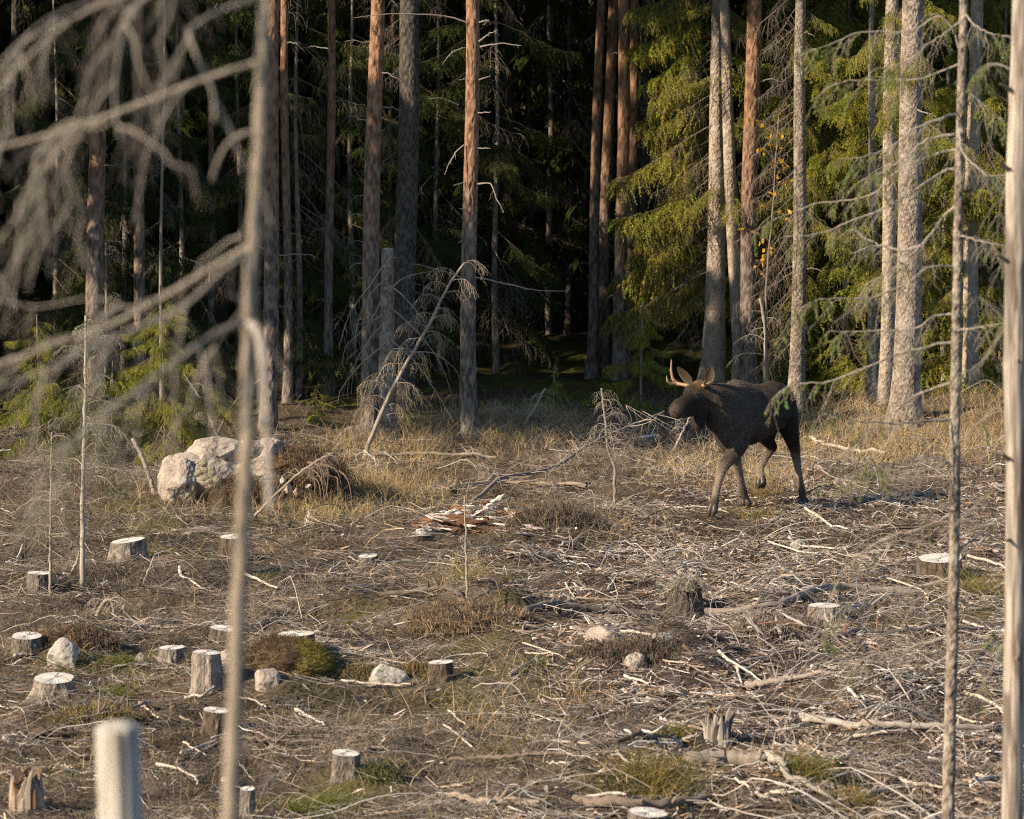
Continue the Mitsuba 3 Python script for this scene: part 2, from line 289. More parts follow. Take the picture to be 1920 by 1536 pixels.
def litter(n, dens, L, rad, cols, r, lift=.03, tilt=.18, kk=3, sides=3, bend=.18, yhi=66):
    x, y = scatter(n, dens, 32.6, yhi, .1, r); n = len(x)
    l = L[0] + (L[1] - L[0]) * r.random(n) ** 2.2; a = r.normal(0, .75, n) + np.where(r.random(n) < .35, 1.2, 0)
    s = np.linspace(-.5, .5, kk)
    cx, cy = np.cos(a), np.sin(a); b = r.normal(0, bend, n)
    px = x[:, None] + l[:, None] * (cx[:, None] * s - cy[:, None] * b[:, None] * (s ** 2) * 2)
    py = y[:, None] + l[:, None] * (cy[:, None] * s + cx[:, None] * b[:, None] * (s ** 2) * 2)
    z0 = ground_z(x, y); tl = r.normal(0, tilt, n)
    gz = ground_z(px.ravel(), py.ravel()).reshape(px.shape)
    pz = np.maximum(z0[:, None] + tl[:, None] * l[:, None] * s, gz) + lift * r.random((n, 1)) + r.normal(0, .008, px.shape)
    rr = (rad[0] + (rad[1] - rad[0]) * r.random(n) ** 2)[:, None] * np.linspace(1, .45, kk)
    v, f = tubes(np.stack([px, py, pz], -1), rr, sides, cap=False)
    ci = r.integers(0, len(cols), n); c = np.array(cols)[ci] * (1 + .22 * r.normal(0, 1, (n, 1))).clip(.4, 1.7)
    c = c * (.42 + 1.0 * sstep(.38, .62, fb(x, y, 1.2, 77)))[:, None] * [1.0, .99, .99]
    return v, f, vcol(kk * sides, c.clip(.01, .8))
SILVER, GREYB, DARKB, REDB = (.53, .505, .48), (.27, .245, .225), (.10, .078, .06), (.26, .15, .09)
cover('brash_twigs', 'thin bleached twigs and brash strewn over the felled ground',
      litter(44000, lambda x, y: .10 + .95 * slash_w(x, y) * (.35 + sstep(.3, .6, fb(x, y, 1.7, 51))), (.05, .42), (.0022, .0085), [SILVER, GREYB, DARKB, DARKB, REDB, GREYB], np.random.default_rng(104)))
cover('heath_twigs', 'grey dead twigs lying in the heather',
      litter(16000, lambda x, y: .5 * (1 - slash_w(x, y)) * (.3 + sstep(.4, .6, fb(x, y, 1.1, 52))), (.10, .7), (.002, .006), [GREYB, GREYB, DARKB, (.40, .34, .28)], np.random.default_rng(105), .08, .25))
def arcs(n, r):
    x, y = scatter(n, lambda x, y: (.18 + .8 * slash_w(x, y)) * (.15 + sstep(.42, .62, fb(x, y, .9, 58))), 32.6, 68, .1, r); k_ = open_spots(x, y); x, y = x[k_], y[k_]; n = len(x); L = r.uniform(.25, 1.3, n) ** 1.2; a = r.uniform(0, 6.283, n); s = np.linspace(-.5, .5, 9)
    b = r.normal(0, .25, n); px = x[:, None] + L[:, None] * (np.cos(a)[:, None] * s - (np.sin(a) * b)[:, None] * s ** 2 * 2); py = y[:, None] + L[:, None] * (np.sin(a)[:, None] * s + (np.cos(a) * b)[:, None] * s ** 2 * 2)
    pz = ground_z(px.ravel(), py.ravel()).reshape(px.shape) + (r.uniform(.0, .22, n) * L)[:, None] * (1 - 4 * s ** 2) + (r.normal(0, .16, n) * L)[:, None] * (s + .5) * (r.random(n) < .4)[:, None] + .02 + r.normal(0, .008, px.shape)
    C = np.stack([px, py, pz], -1); rad = (.0028 + .0075 * r.random(n) ** 2)[:, None] * np.linspace(1, .4, 9); v, f = tubes(C, rad, 4, True); tw = spawn(C, 4, .2, 1, (.06, .28), r, .8, .15, .4, flat=.4, kk=4); v2, f2 = tubes(tw, np.linspace(.0026, .0012, 4)[None], 3, False)
    cols = np.array([SILVER, GREYB, DARKB, GREYB, (.17, .148, .13), (.38, .355, .33)])[r.integers(0, 6, n)] * (1 + .2 * r.normal(0, 1, (n, 1))).clip(.4, 1.6)
    return join((v, f, vcol(36, cols)), (v2, f2, vcol(12, np.repeat(cols, 4, 0))))
SPOTS = [(50, 1218, .5), (240, 1047, .5), (436, 1050, .5), (74, 1108, .4), (322, 1241, .5), (425, 1212, .5), (556, 1215, .5), (102, 1319, .6), (405, 1375, .45), (648, 1455, .45), (465, 1530, .3), (827, 1274, .4), (1215, 1549, .5), (1762, 1092, .6), (1545, 1157, .45), (388, 1296, .5), (50, 1518, .5), (1345, 1388, .5), (1285, 1158, .5), (118, 1250, .5), (722, 1280, .6), (1128, 1208, .5), (1238, 1213, .5), (1192, 1253, .4), (890, 1005, .9), (1336, 974, .35), (1400, 952, .3), (1507, 948, .3)]
def open_spots(x, y):
    k = np.ones(len(x), bool)
    for u, v, w in SPOTS:
        g = G(u, v); k &= ~((abs(x - g[0]) < w) & (y > g[1] - 1.3) & (y < g[1] + .4))
    return k
cover('brash_branches', 'tangled dead branches heaped over the clearing', arcs(2200, np.random.default_rng(120)))
def chips(n, dens, r):
    x, y = scatter(n, dens, 32.6, 62, .1, r); n = len(x)
    L, w, h = r.uniform(.03, .17, n), r.uniform(.008, .03, n), r.uniform(.003, .012, n)
    a, tz = r.normal(0, .8, n), r.normal(0, .35, n)
    ax = np.stack([np.cos(a) * np.cos(tz), np.sin(a) * np.cos(tz), np.sin(tz)], -1)
    ay = np.stack([-np.sin(a), np.cos(a), r.normal(0, .4, n)], -1); ay /= np.linalg.norm(ay, axis=1, keepdims=True)
    az = np.cross(ax, ay); c = np.stack([x, y, ground_z(x, y) + .012 + .03 * r.random(n)], -1)
    box = np.array([[-.5, -.3, -.5], [.5, -.1, -.5], [.45, .3, -.5], [-.5, .5, -.5], [-.35, -.2, .5], [.4, -.1, .4], [.35, .2, .45], [-.4, .35, .5]])
    V = c[:, None] + ax[:, None] * (L[:, None, None] * box[None, :, :1]) + ay[:, None] * (w[:, None, None] * 2 * box[None, :, 1:2]) + az[:, None] * (h[:, None, None] * box[None, :, 2:])
    fb_ = np.array([[4, 5, 6], [4, 6, 7], [0, 1, 5], [0, 5, 4], [1, 2, 6], [1, 6, 5], [2, 3, 7], [2, 7, 6], [3, 0, 4], [3, 4, 7]])
    F = (np.arange(n)[:, None, None] * 8 + fb_[None]).reshape(-1, 3)
    cols = np.array([SILVER, (.50, .44, .38), GREYB, (.34, .24, .17), (.22, .17, .13)])[r.integers(0, 5, n)] * (1 + .2 * r.normal(0, 1, (n, 1))).clip(.4, 1.5)
    return V.reshape(-1, 3), F, vcol(8, cols.clip(.01, .8))
cover('wood_chips', 'pale wood chips and bark splinters among the brash', chips(20000, lambda x, y: .015 + .8 * slash_w(x, y) * sstep(.44, .66, fb(x, y, 1.4, 55)), np.random.default_rng(106)))
# springy dead undergrowth: arched bare twigs in patches
BRUSH = [(120, 890, 190, 40, 1), (30, 960, 160, 40, .8), (1180, 830, 160, 34, .8), (1060, 880, 160, 30, .7), (950, 790, 110, 24, .9), (330, 840, 160, 24, .7), (900, 1400, 190, 44, .8), (730, 1400, 140, 40, .6), (1020, 1420, 110, 40, .7),
         (400, 1150, 220, 30, .5), (1700, 1080, 190, 50, .6), (1650, 1200, 190, 60, .6), (1750, 1450, 160, 60, .7), (1350, 1190, 110, 34, .7), (1090, 985, 110, 20, 1), (230, 1110, 190, 30, .7), (170, 1185, 120, 24, .9), (1600, 900, 220, 40, .5), (540, 1400, 120, 40, .5),
         (800, 1480, 150, 40, .5), (1250, 740, 60, 24, .9), (300, 1480, 140, 40, .4), (1450, 1000, 160, 30, .5)]
r = np.random.default_rng(107)
x, y = scatter(34000, lambda x, y: blob(x, y, BRUSH) * (.25 + .75 * sstep(.35, .55, fb(x, y, 1.6, 56))) + .015, 33, 72, 0, r)
k_ = open_spots(x, y); x, y = x[k_], y[k_]; n = len(x); c = tint((.22, .185, .152), n, r, .45, .05)
hh = r.uniform(.12, .55, n)
p = np.stack([x, y, ground_z(x, y) - .02], -1); a = r.uniform(0, 2 * np.pi, n); s = np.linspace(0, 1, 4)[None, :, None]
out = np.stack([np.cos(a), np.sin(a), np.zeros(n)], -1)
C = p[:, None] + hh[:, None, None] * (np.array([0, 0, 1.0]) * (s * r.uniform(.5, 1.5, (n, 1, 1)) - s ** 2 * r.uniform(.2, 1.3, (n, 1, 1))) + out[:, None] * s * r.uniform(.3, 1.2, (n, 1, 1)))
C += r.normal(0, 1, C.shape) * .03 * s
v, f = tubes(C, r.uniform(.0012, .0032, (n, 1)) * np.linspace(1, .4, 4), 3, False)
cover('dead_brushwood', 'grey arched dead twigs of brushwood in tangled patches', (v, f, vcol(12, c)))

# ------------------------------------------------------------------ moose
MG = G(1336, 974); MY = MG[1]
def M(zx, zy, d): return at(1200 + zx / 4.267, 640 + zy / 4.267, MY + d)
def sph(c, rad):
    return manifold3d.Manifold.sphere(rad, 28).translate([float(t) for t in c])
def chain(js):
    return [manifold3d.Manifold.batch_hull([sph(M(*a[:3]), a[3]), sph(M(*b[:3]), b[3])]) for a, b in zip(js, js[1:])]
def hull(js): return [manifold3d.Manifold.batch_hull([sph(M(*a[:3]), a[3]) for a in js])]
bones = []
bones += hull([(765, 424, .52, .185), (700, 560, .42, .27), (735, 690, .42, .23), (890, 560, .86, .33), (860, 470, .80, .22)])          # forequarters and hump
bones += hull([(890, 560, .86, .345), (1000, 545, 1.12, .335), (860, 660, .75, .28), (870, 470, .80, .2)])                             # barrel
bones += hull([(1000, 535, 1.12, .315), (1085, 480, 1.42, .245), (1120, 560, 1.46, .19), (1050, 440, 1.3, .2)])                       # loin and rump
bones += hull([(745, 470, .48, .21), (570, 450, .13, .18), (635, 600, .28, .22), (700, 600, .4, .25)])                              # neck
bones += hull([(660, 640, .30, .18), (720, 780, .36, .13), (780, 800, .45, .15), (700, 640, .4, .22)])                                   # brisket
bones += hull([(575, 450, .13, .155), (480, 385, .02, .115), (505, 500, .06, .115), (440, 420, -.05, .115)])                            # back of the head
bones += hull([(470, 375, .0, .10), (400, 395, -.10, .078), (440, 440, -.06, .118), (500, 510, .05, .10), (390, 470, -.17, .098)])      # cheek and brow
bones += hull([(390, 470, -.17, .100), (440, 530, -.06, .078), (325, 520, -.34, .098), (350, 550, -.27, .085)])
bones += hull([(325, 515, -.34, .104), (287, 552, -.43, .085), (300, 575, -.40, .062), (350, 555, -.29, .072)])                           # overhanging nose
bones += hull([(345, 592, -.31, .042), (400, 560, -.16, .06), (460, 545, -.03, .07)])                                                      # lower jaw
bones += chain([(480, 560, .05, .09), (464, 620, .02, .098), (464, 655, .0, .094)])                                                     # dewlap
bones += chain([(765, 650, .43, .20), (792, 800, .38, .135), (765, 880, .30, .105), (690, 975, .17, .074), (650, 1035, .09, .064), (626, 1130, .05, .045), (606, 1215, .02, .047), (600, 1262, .01, .054), (592, 1305, 0, .05)])
bones += chain([(650, 660, .52, .17), (725, 850, .66, .115), (765, 960, .85, .075), (792, 1060, 1.0, .056), (815, 1150, 1.12, .041), (832, 1215, 1.2, .046), (842, 1265, 1.24, .044)])
bones += chain([(1095, 500, 1.38, .22), (1165, 610, 1.32, .165), (1190, 700, 1.32, .125), (1222, 800, 1.42, .088), (1242, 890, 1.5, .064), (1262, 1010, 1.5, .045), (1286, 1150, 1.48, .042), (1296, 1215, 1.47, .05), (1304, 1262, 1.46, .044)])
bones += chain([(1040, 520, 1.4, .22), (1000, 700, 1.3, .15), (1010, 780, 1.36, .10), (1062, 845, 1.5, .058), (1020, 910, 1.46, .046), (968, 1000, 1.38, .043), (958, 1040, 1.36, .05), (968, 1090, 1.33, .044)])
bones += chain([(1218, 480, 1.55, .05), (1238, 560, 1.56, .035)])                                                                       # tail
body = manifold3d.Manifold.batch_boolean(bones, manifold3d.OpType.Add).refine_to_length(.032)
bm = body.to_mesh(); mm = trimesh.Trimesh(bm.vert_properties[:, :3], bm.tri_verts, process=True)
trimesh.smoothing.filter_taubin(mm, .55, .53, 14)
mv = np.array(mm.vertices); mn = np.array(mm.vertex_normals)
mv = mv + mn * (.012 * (meshkit.fbm(mv * 7, 3, 5) - .5))[:, None]
def moose_col(v):
    d = v[:, 1]; u = W0 / 2 + FPX * v[:, 0] / d                            # along the body by its own axes
    z = v[:, 2] - MG[2]; k = meshkit.fbm(v * 6, 3, 9); k2 = meshkit.fbm(v * [25, 25, 9], 2, 4)
    hd = M(440, 430, -.05); wth = M(720, 560, .4)
    c = np.tile(np.array([.025, .019, .0155]), (len(v), 1))
    sh = np.exp(-(np.linalg.norm(v - wth, axis=1) / .62) ** 2)
    c = lerp(c, np.array([.098, .080, .066]), sh * (.4 + .6 * k))
    c = lerp(c, np.array([.012, .010, .010]), np.exp(-(np.linalg.norm(v - M(390, 500, -.2), axis=1) / .17) ** 2) * .9)
    c = lerp(c, np.array([.016, .013, .013]), np.exp(-(np.linalg.norm(v - M(466, 640, .03), axis=1) / .14) ** 2) * .9)
    c = lerp(c, np.array([.095, .070, .060]), np.exp(-(np.linalg.norm(v - M(275, 565, -.45), axis=1) / .085) ** 2))
    c = lerp(c, np.array([.17, .105, .052]), np.exp(-(np.linalg.norm(v - M(450, 330, -.02), axis=1) / .12) ** 2) * (.3 + .7 * k2))
    c = lerp(c, np.array([.15, .115, .095]), np.exp(-(np.linalg.norm(v - M(330, 606, -.35), axis=1) / .045) ** 2))
    c = lerp(c, np.array([.10, .075, .055]), np.exp(-(np.linalg.norm(v - M(462, 424, -.17), axis=1) / .05) ** 2) * .8)
    leg = sstep(.82, .58, z); c = lerp(c, np.array([.27, .215, .17]), leg * (.35 + .65 * k))
    c = lerp(c, np.array([.035, .030, .028]), sstep(.42, .22, z) * .9)
    return (c * (.75 + .5 * k2[:, None])).clip(.004, .6)
mo = thing('moose', 'dark brown young bull moose walking out of the forest with one hind leg lifted', 'moose')
part(mo, 'body', (mv, np.array(mm.faces)), 'fur_vc', moose_col(mv), True)
r = np.random.default_rng(3)
pts, fi = trimesh.sample.sample_surface(trimesh.Trimesh(mv, mm.faces, process=False), 60000, seed=5)
fn = np.array(mm.face_normals)[fi]
back = M(1090, 560, 1.4) - M(620, 540, .25); back /= np.linalg.norm(back)
flow = back * .9 + np.array([0, 0, -.75]) + r.normal(0, .25, pts.shape); flow -= fn * (flow * fn).sum(1, keepdims=True); flow /= np.linalg.norm(flow, axis=1, keepdims=True) + 1e-9
zz = pts[:, 2] - MG[2]; ln = r.uniform(.022, .055, len(pts)) * np.where(zz < .75, .45, 1.0)
hd_far = np.linalg.norm(pts - M(390, 480, -.18), axis=1); ln *= np.where(hd_far < .22, .25, np.where(hd_far < .3, .5, 1.0))
tipp = pts + flow * ln[:, None] + fn * ln[:, None] * .34
wv = np.cross(fn, flow) * .0022
cc = moose_col(pts) * r.uniform(.4, 2.0, (len(pts), 1)); cc = np.where((r.random((len(pts), 1)) < .09) & (zz[:, None] > .7) & (hd_far[:, None] > .34), cc * 2.0 + .015, cc)
V = np.stack([pts - wv, pts + wv, tipp], 1).reshape(-1, 3)
part(mo, 'coat', (V, np.arange(len(V)).reshape(-1, 3)), 'fur_vc', np.repeat(cc, 3, 0).clip(.004, .6))
def ear(base, tip, face, wid, col_out, col_in):
    base, tip = np.array(base), np.array(tip); a = tip - base; L = np.linalg.norm(a); a /= L
    f = np.array(face, float); f -= a * (f @ a); f /= np.linalg.norm(f); s = np.cross(a, f)
    ts, ws = np.linspace(0, 1, 13), np.linspace(-1, 1, 11); V, C = [], []
    for side in (0, 1):
        for t in ts:
            hw = wid * (math.sin(math.pi * min(.04 + t * .95, 1) ** .8) ** .7 * .5 + .14 * (1 - t))
            for w in ws:
                cup = .62 * hw * (w * w - 1) + .10 * L * t * t * 0 - side * .010
                V.append(base + a * L * t + s * hw * w + f * cup); C.append(np.array(col_in if side == 0 else col_out) * (1 + .9 * (abs(w) > .75) * (side == 0)))
    V = np.array(V); n = len(ws); F = []
    for side in (0, 1):
        o = side * len(ts) * n
        for i in range(len(ts) - 1):
            for j in range(n - 1):
                q = [o + i * n + j, o + i * n + j + 1, o + (i + 1) * n + j + 1, o + (i + 1) * n + j]
                F += [[q[0], q[1], q[2]], [q[0], q[2], q[3]]] if side == 0 else [[q[0], q[2], q[1]], [q[0], q[3], q[2]]]
    o = len(ts) * n
    for i in range(len(ts) - 1):
        for j in (0, n - 1):
            q = [i * n + j, (i + 1) * n + j, o + (i + 1) * n + j, o + i * n + j]; F += [[q[0], q[1], q[2]], [q[0], q[2], q[3]]]
    return V, np.array(F), np.array(C)
for b_, t_, fc in (((545, 335, .05), (572, 198, .08), (-.25, -1, .1)), ((405, 335, .06), (296, 205, .10), (-.75, -.8, .15))):
    e = ear(M(*b_), M(*t_), fc, .112, (.045, .032, .024), (.055, .040, .028)); part(mo, 'ear', e[:2], 'fur_vc', e[2], True)
def antler(polys):
    return manifold3d.Manifold.batch_boolean([m for js in polys for m in chain(js)], manifold3d.OpType.Add).refine_to_length(.02)
def mani(m, it=6):
    k = m.to_mesh(); t = trimesh.Trimesh(k.vert_properties[:, :3], k.tri_verts, process=True); trimesh.smoothing.filter_taubin(t, .5, .52, it); return np.array(t.vertices), np.array(t.faces)
part(mo, 'antler', mani(antler([[(410, 368, -.02, .030), (370, 352, .02, .024), (330, 345, .07, .024), (290, 338, .12, .027)], [(290, 338, .12, .026), (262, 300, .14, .021), (248, 230, .15, .017), (252, 150, .16, .008)],
                                    [(295, 340, .12, .026), (245, 338, .08, .022), (220, 318, .05, .017), (212, 278, .04, .007)]])), 'horn', smooth=True)
part(mo, 'antler', mani(antler([[(500, 358, -.06, .030), (520, 352, -.13, .025), (528, 350, -.22, .024), (522, 348, -.30, .018), (508, 330, -.36, .008)], [(526, 350, -.20, .022), (545, 342, -.26, .016), (560, 322, -.30, .007)]])), 'horn', smooth=True)
def ball(c, rx, sub=2):
    s = trimesh.creation.icosphere(sub, 1.0); return np.array(s.vertices) * rx + np.array(c), np.array(s.faces)
part(mo, 'eye', ball(M(462, 424, -.190), (.021, .02, .019)), 'eye_black', smooth=True)
part(mo, 'eye', ball(M(374, 412, -.185), (.015, .016, .015)), 'eye_black', smooth=True)
nz = ball(M(283, 566, -.50), (.022, .016, .013)); part(mo, 'nostril', nz, 'eye_black', smooth=True)
mth = tubes([resample([M(292, 592, -.455), M(325, 588, -.44), M(362, 574, -.375), M(395, 562, -.30)], 8)], [[.006, .010, .011, .011, .01, .009, .007, .004]], 6)
part(mo, 'mouth', mth, 'eye_black', smooth=True)
for top, tip, spread in (((590, 1300, 0), (566, 1405, -.04), 1), ((842, 1262, 1.24), (852, 1322, 1.22), 1), ((1304, 1262, 1.46), (1316, 1315, 1.44), 1), ((970, 1090, 1.33), (968, 1180, 1.28), 1)):
    a, b = M(*top), M(*tip)
    for sx in (-1, 1):
        o = np.array([.024 * sx, -.01 * sx, 0])
        m = manifold3d.Manifold.batch_hull([sph(a + o * .8, .040), sph(a * .45 + b * .55 + o * 1.25, .046), sph(b + o * 1.0 + [0, 0, .022], .022)])
        part(mo, 'hoof', mani(m.refine_to_length(.02), 3), 'hoof_horn', smooth=True)

# ------------------------------------------------------------------ stumps
def disc_noise(a, seed, amp, freq=2.0):
    return amp * (meshkit.fbm(np.stack([np.cos(a) * freq, np.sin(a) * freq, np.full_like(a, seed * 3.1)], -1), 3, seed) - .5) * 2
BARK_G, BARK_B, BARK_L = (.135, .12, .105), (.09, .072, .058), (.19, .17, .15)
def stump(u, v, w, h, label, seed, roots=.35, nroots=5, bark=BARK_G, slope=.12, ragged=0.0, flat=True, group=None, pale=0.0):
    """u, v: middle of the cut face in the photograph, w its width and h the height of the stump in pixels"""
    t = thing('tree_stump', label, 'stump', group)
    g = G(u, v + h); R = w / 2 / ppm(g[1]); Hh = max(h / ppm(g[1]), .07) ; rr = np.random.default_rng(seed)
    na, nz = 72, 22; a = np.linspace(0, 2 * np.pi, na, endpoint=False)
    ph = rr.uniform(0, 2 * np.pi); slope = slope * rr.uniform(.3, 2.4); dirx, diry = math.cos(ph) * slope * .6, abs(math.sin(ph)) * slope * .6
    flare = np.zeros(na)
    for k in range(nroots):
        c = ph + 2 * np.pi * k / nroots + rr.normal(0, .25); flare = np.maximum(flare, np.exp(-(np.angle(np.exp(1j * (a - c))) / .32) ** 2) * rr.uniform(.5, 1.25))
    top_r = R * (1 + disc_noise(a, seed, .10)) ; zz = np.linspace(0, 1, nz); V, C = [], []
    for i, s in enumerate(zz):
        rad = top_r * (1 + .06 * (1 - s)) + R * roots * flare * (1 - s) ** 2.2 * 1.6
        rad = rad * (1 + .13 * (meshkit.fbm(np.stack([np.cos(a) * 5, np.sin(a) * 5, np.full(na, s * 1.6 + seed)], -1), 4, 2) - .5) * 2 * (1 - .5 * (s > .97)))
        z = -.10 + (Hh + .10) * s + (dirx * np.cos(a) + diry * np.sin(a)) * R * sstep(.5, 1, s)
        if ragged: z = z + ragged * Hh * s ** 3 * (meshkit.fbm(np.stack([np.cos(a) * 4, np.sin(a) * 4, np.full(na, seed * 1.0)], -1), 2, 6) - .55) * 2
        V.append(np.stack([g[0] + rad * np.cos(a), g[1] + rad * np.sin(a), g[2] + z * np.ones(na)], -1))
        C.append(np.asarray(bark) * (.30 + 2.4 * meshkit.fbm(np.stack([np.cos(a) * 11, np.sin(a) * 11, np.full(na, s * 4.5 + seed)], -1), 4, 8) ** 1.8)[:, None] * (1 + .5 * pale * flare[:, None]))
    V = np.array(V); F = []
    for i in range(nz - 1):
        for j in range(na):
            q = [i * na + j, i * na + (j + 1) % na, (i + 1) * na + (j + 1) % na, (i + 1) * na + j]; F += [[q[0], q[1], q[2]], [q[0], q[2], q[3]]]
    C = np.vstack(C); C = lerp(C, np.array([.09, .095, .03]), sstep(.25, 0, np.repeat(zz, na)) * .5)
    part(t, 'bark', (V.reshape(-1, 3), np.array(F)), 'stump_vc', C.clip(.01, .7), True)
    rim = V[-1]; c = rim.mean(0); rings = [rim + (c - rim) * .015] ; uvs = []
    for f_ in (.8, .55, .3, .08):
        q = c + (rim - c) * f_; q[:, 2] += rr.normal(0, .003 + ragged * .03, na); rings.append(q)
    P = np.vstack(rings + [c[None]]); P[:, 2] += .003; FF = []
    for i in range(4):
        for j in range(na):
            q = [i * na + j, i * na + (j + 1) % na, (i + 1) * na + (j + 1) % na, (i + 1) * na + j]; FF += [[q[0], q[1], q[2]], [q[0], q[2], q[3]]]
    for j in range(na): FF.append([4 * na + j, 4 * na + (j + 1) % na, 5 * na])
    if flat: part(t, 'cut_face', (P, np.array(FF)), 'cut_wood', uv=(P - c)[:, :2])
    else: part(t, 'broken_top', (P, np.array(FF)), 'wood_vc', np.array([.17, .125, .09]))
    return t, g, R, Hh
S = [(50, 1192, 57, 26, 'low round stump with pale flat top at the far left beside a whitish boulder', .12), (240, 1013, 64, 34, 'wide grey stump behind the thin bare sapling, below the big granite boulder', .25),
     (436, 1006, 46, 44, 'weathered stump with a slanting root below the boulder', .45), (74, 1074, 46, 34, 'dark grey stump at the left edge beside two thin bare saplings', .3),
     (322, 1214, 48, 27, 'small pale stump with spreading roots left of the tall rough stump', .6), (425, 1178, 62, 34, 'stump with a long slanting root behind the blurred foreground trunk', .6),
     (556, 1188, 68, 27, 'wide low pale topped stump at the edge of the mossy mound', .12), (102, 1271, 76, 48, 'large grey stump with splayed buttress roots on the left', .85),
     (405, 1331, 50, 44, 'bright sided stump directly left of the blurred foreground trunk, above the fence post', .3), (648, 1411, 54, 44, 'short stump with white top and mossy right side near the bottom middle', .4),
     (465, 1478, 28, 52, 'narrow tall stump right of the blurred trunk at the bottom edge', .15), (827, 1241, 48, 33, 'small round stump right of the white speckled boulder', .25),
     (1215, 1523, 76, 26, 'broad freshly pale stump cut off by the bottom edge of the picture', .15), (1214, 818, 40, 16, 'low grey stump in the brushwood left of the moose', .2),
     (1762, 1046, 82, 50, 'wide stump with a bright left side behind the thin spruce on the right', .35), (690, 1042, 36, 15, 'low stump sunk in heather left of the white rotten wood', .2), (1545, 1135, 60, 22, 'low square grey stump among the brash on the right', .2)]
for i, (u, v, w, h, lab, ro) in enumerate(S):
    stump(u, v, w, h, lab, 40 + i, ro, 4 + i % 3, [BARK_G, BARK_L, BARK_B][i % 3], pale=.4)
tall = stump(388, 1222, 52, 74, 'tall rough grey stump with moss at its foot, left of the blurred foreground trunk', 70, .4, 5, (.24, .21, .185), .05)
# the broken and rotten ones
t, g, R, Hh = stump(50, 1452, 58, 66, 'rotten broken stump with red brown crumbling wood at the lower left edge', 71, .5, 6, (.30, .25, .21), .3, .5, False)
rr = np.random.default_rng(8)
for k in range(16):
    a = k * .41; b = g + [R * math.cos(a) * .9, R * math.sin(a) * .9, Hh * .5]; tip = b + [rr.normal(0, .03), rr.normal(0, .03), rr.uniform(.1, .24)]
    part(t, 'splinter', tubes([resample([b - [0, 0, .12], b, tip], 5)], [[.035, .035, .03, .02, .006]], 5), 'wood_vc', [(.36, .31, .26), (.21, .12, .075), (.30, .24, .19)][k % 3])
t, g, R, Hh = stump(1345, 1338, 44, 50, 'splintered silver grey stump standing alone in the brash right of the middle', 72, .35, 5, (.33, .30, .27), .3, .6, False)
for k in range(12):
    a = k * .55; b = g + [R * math.cos(a) * .95, R * math.sin(a) * .95, Hh * .3]; tip = b + [.05 * math.cos(a) + rr.normal(0, .02), .05 * math.sin(a), rr.uniform(.1, .3)]
    part(t, 'splinter', tubes([resample([b - [0, 0, .15], b, tip], 5)], [[.03, .03, .028, .02, .006]], 5), 'wood_vc', [(.38, .35, .32), (.28, .25, .225), (.13, .11, .1)][k % 3])
t, g, R, Hh = stump(1285, 1100, 62, 58, 'dark shaggy stump with lichen and twigs on top, in the brash below the moose', 73, .3, 5, (.09, .08, .07), .1, .15, False)
p = g + np.stack([rr.normal(0, R * .55, 500), rr.normal(0, R * .55, 500), np.full(500, Hh)], -1)
c3 = np.stack([p, p + rr.normal(0, .03, p.shape) + [0, 0, .02], p + rr.normal(0, .08, p.shape)], 1)
v, f = tubes(c3, [[.005, .004, .002]], 3); part(t, 'lichen', (v, f), 'wood_vc', vcol(9, tint((.27, .25, .21), 500, rr, .3)))
labels[f'{t}__lichen'] = {'kind': 'stuff'}

def wedge(c, ax, L, w, h, rr):
    ax = ax / np.linalg.norm(ax); ay = np.cross([0, 0, 1.0], ax); ay /= np.linalg.norm(ay); az = np.cross(ax, ay); k = 9
    s = np.linspace(-.5, .5, k); V = []
    for i, t_ in enumerate(s):
        env = max(.10, (1 - abs(2 * t_) ** 2.2)) * rr.uniform(.75, 1.2); b = .04 * math.sin(3 * t_ + rr.uniform(-.3, .3))
        for a_ in np.linspace(0, 2 * np.pi, 7)[:-1]:
            rj = rr.uniform(.75, 1.25); V.append(c + ax * L * t_ + ay * (w * env * math.cos(a_) * rj + b) + az * (h * env * math.sin(a_) * rj))
    F = []
    for i in range(k - 1):
        for j in range(6):
            q = [i * 6 + j, i * 6 + (j + 1) % 6, (i + 1) * 6 + (j + 1) % 6, (i + 1) * 6 + j]; F += [[q[0], q[1], q[2]], [q[0], q[2], q[3]]]
    for j in range(1, 5): F += [[0, j + 1, j], [(k - 1) * 6, (k - 1) * 6 + j, (k - 1) * 6 + j + 1]]
    return np.array(V), np.array(F)
# ------------------------------------------------------------------ boulders
def rock(center, size, seed, planes=9, rough_=.14, sub=5, freq=1.8):
    s = trimesh.creation.icosphere(sub, 1.0); v = np.array(s.vertices); rr = np.random.default_rng(seed)
    for _ in range(planes):
        n = rr.normal(0, 1, 3); n /= np.linalg.norm(n); dd = rr.uniform(.55, .88); k = v @ n
        v = v - np.maximum(k - dd, 0)[:, None] * n * .97
    v = v * (1 + rough_ * (meshkit.fbm(v * freq + seed, 4, seed) - .5) * 2)[:, None] + (rough_ * .45) * (meshkit.fbm(v * 6 + seed, 4, seed + 1) - .5)[:, None] * v
    return v * size + center, np.array(s.faces)
def boulder(u, v, w, h, label, seed, mat='pale_stone', depth=.8, **kw):
    t = thing('boulder', label, 'rock'); g = G(u, v + h * .5); s = np.array([w / 2 / ppm(g[1]), depth * w / 2 / ppm(g[1]), h * .85 / ppm(g[1])])
    put(t, rock(g + [0, s[1] * .4, s[2] * .05], s, seed, sub=4, **kw), mat, smooth=38); return t
boulder(118, 1222, 66, 62, 'pale rounded boulder between two low stumps on the left', 5)
boulder(722, 1258, 88, 46, 'whitish lichen speckled boulder beside a mossy bank in the middle foreground', 6)
boulder(1128, 1190, 74, 36, 'bright sunlit pointed boulder on the brash mound right of the middle', 7, 'granite')
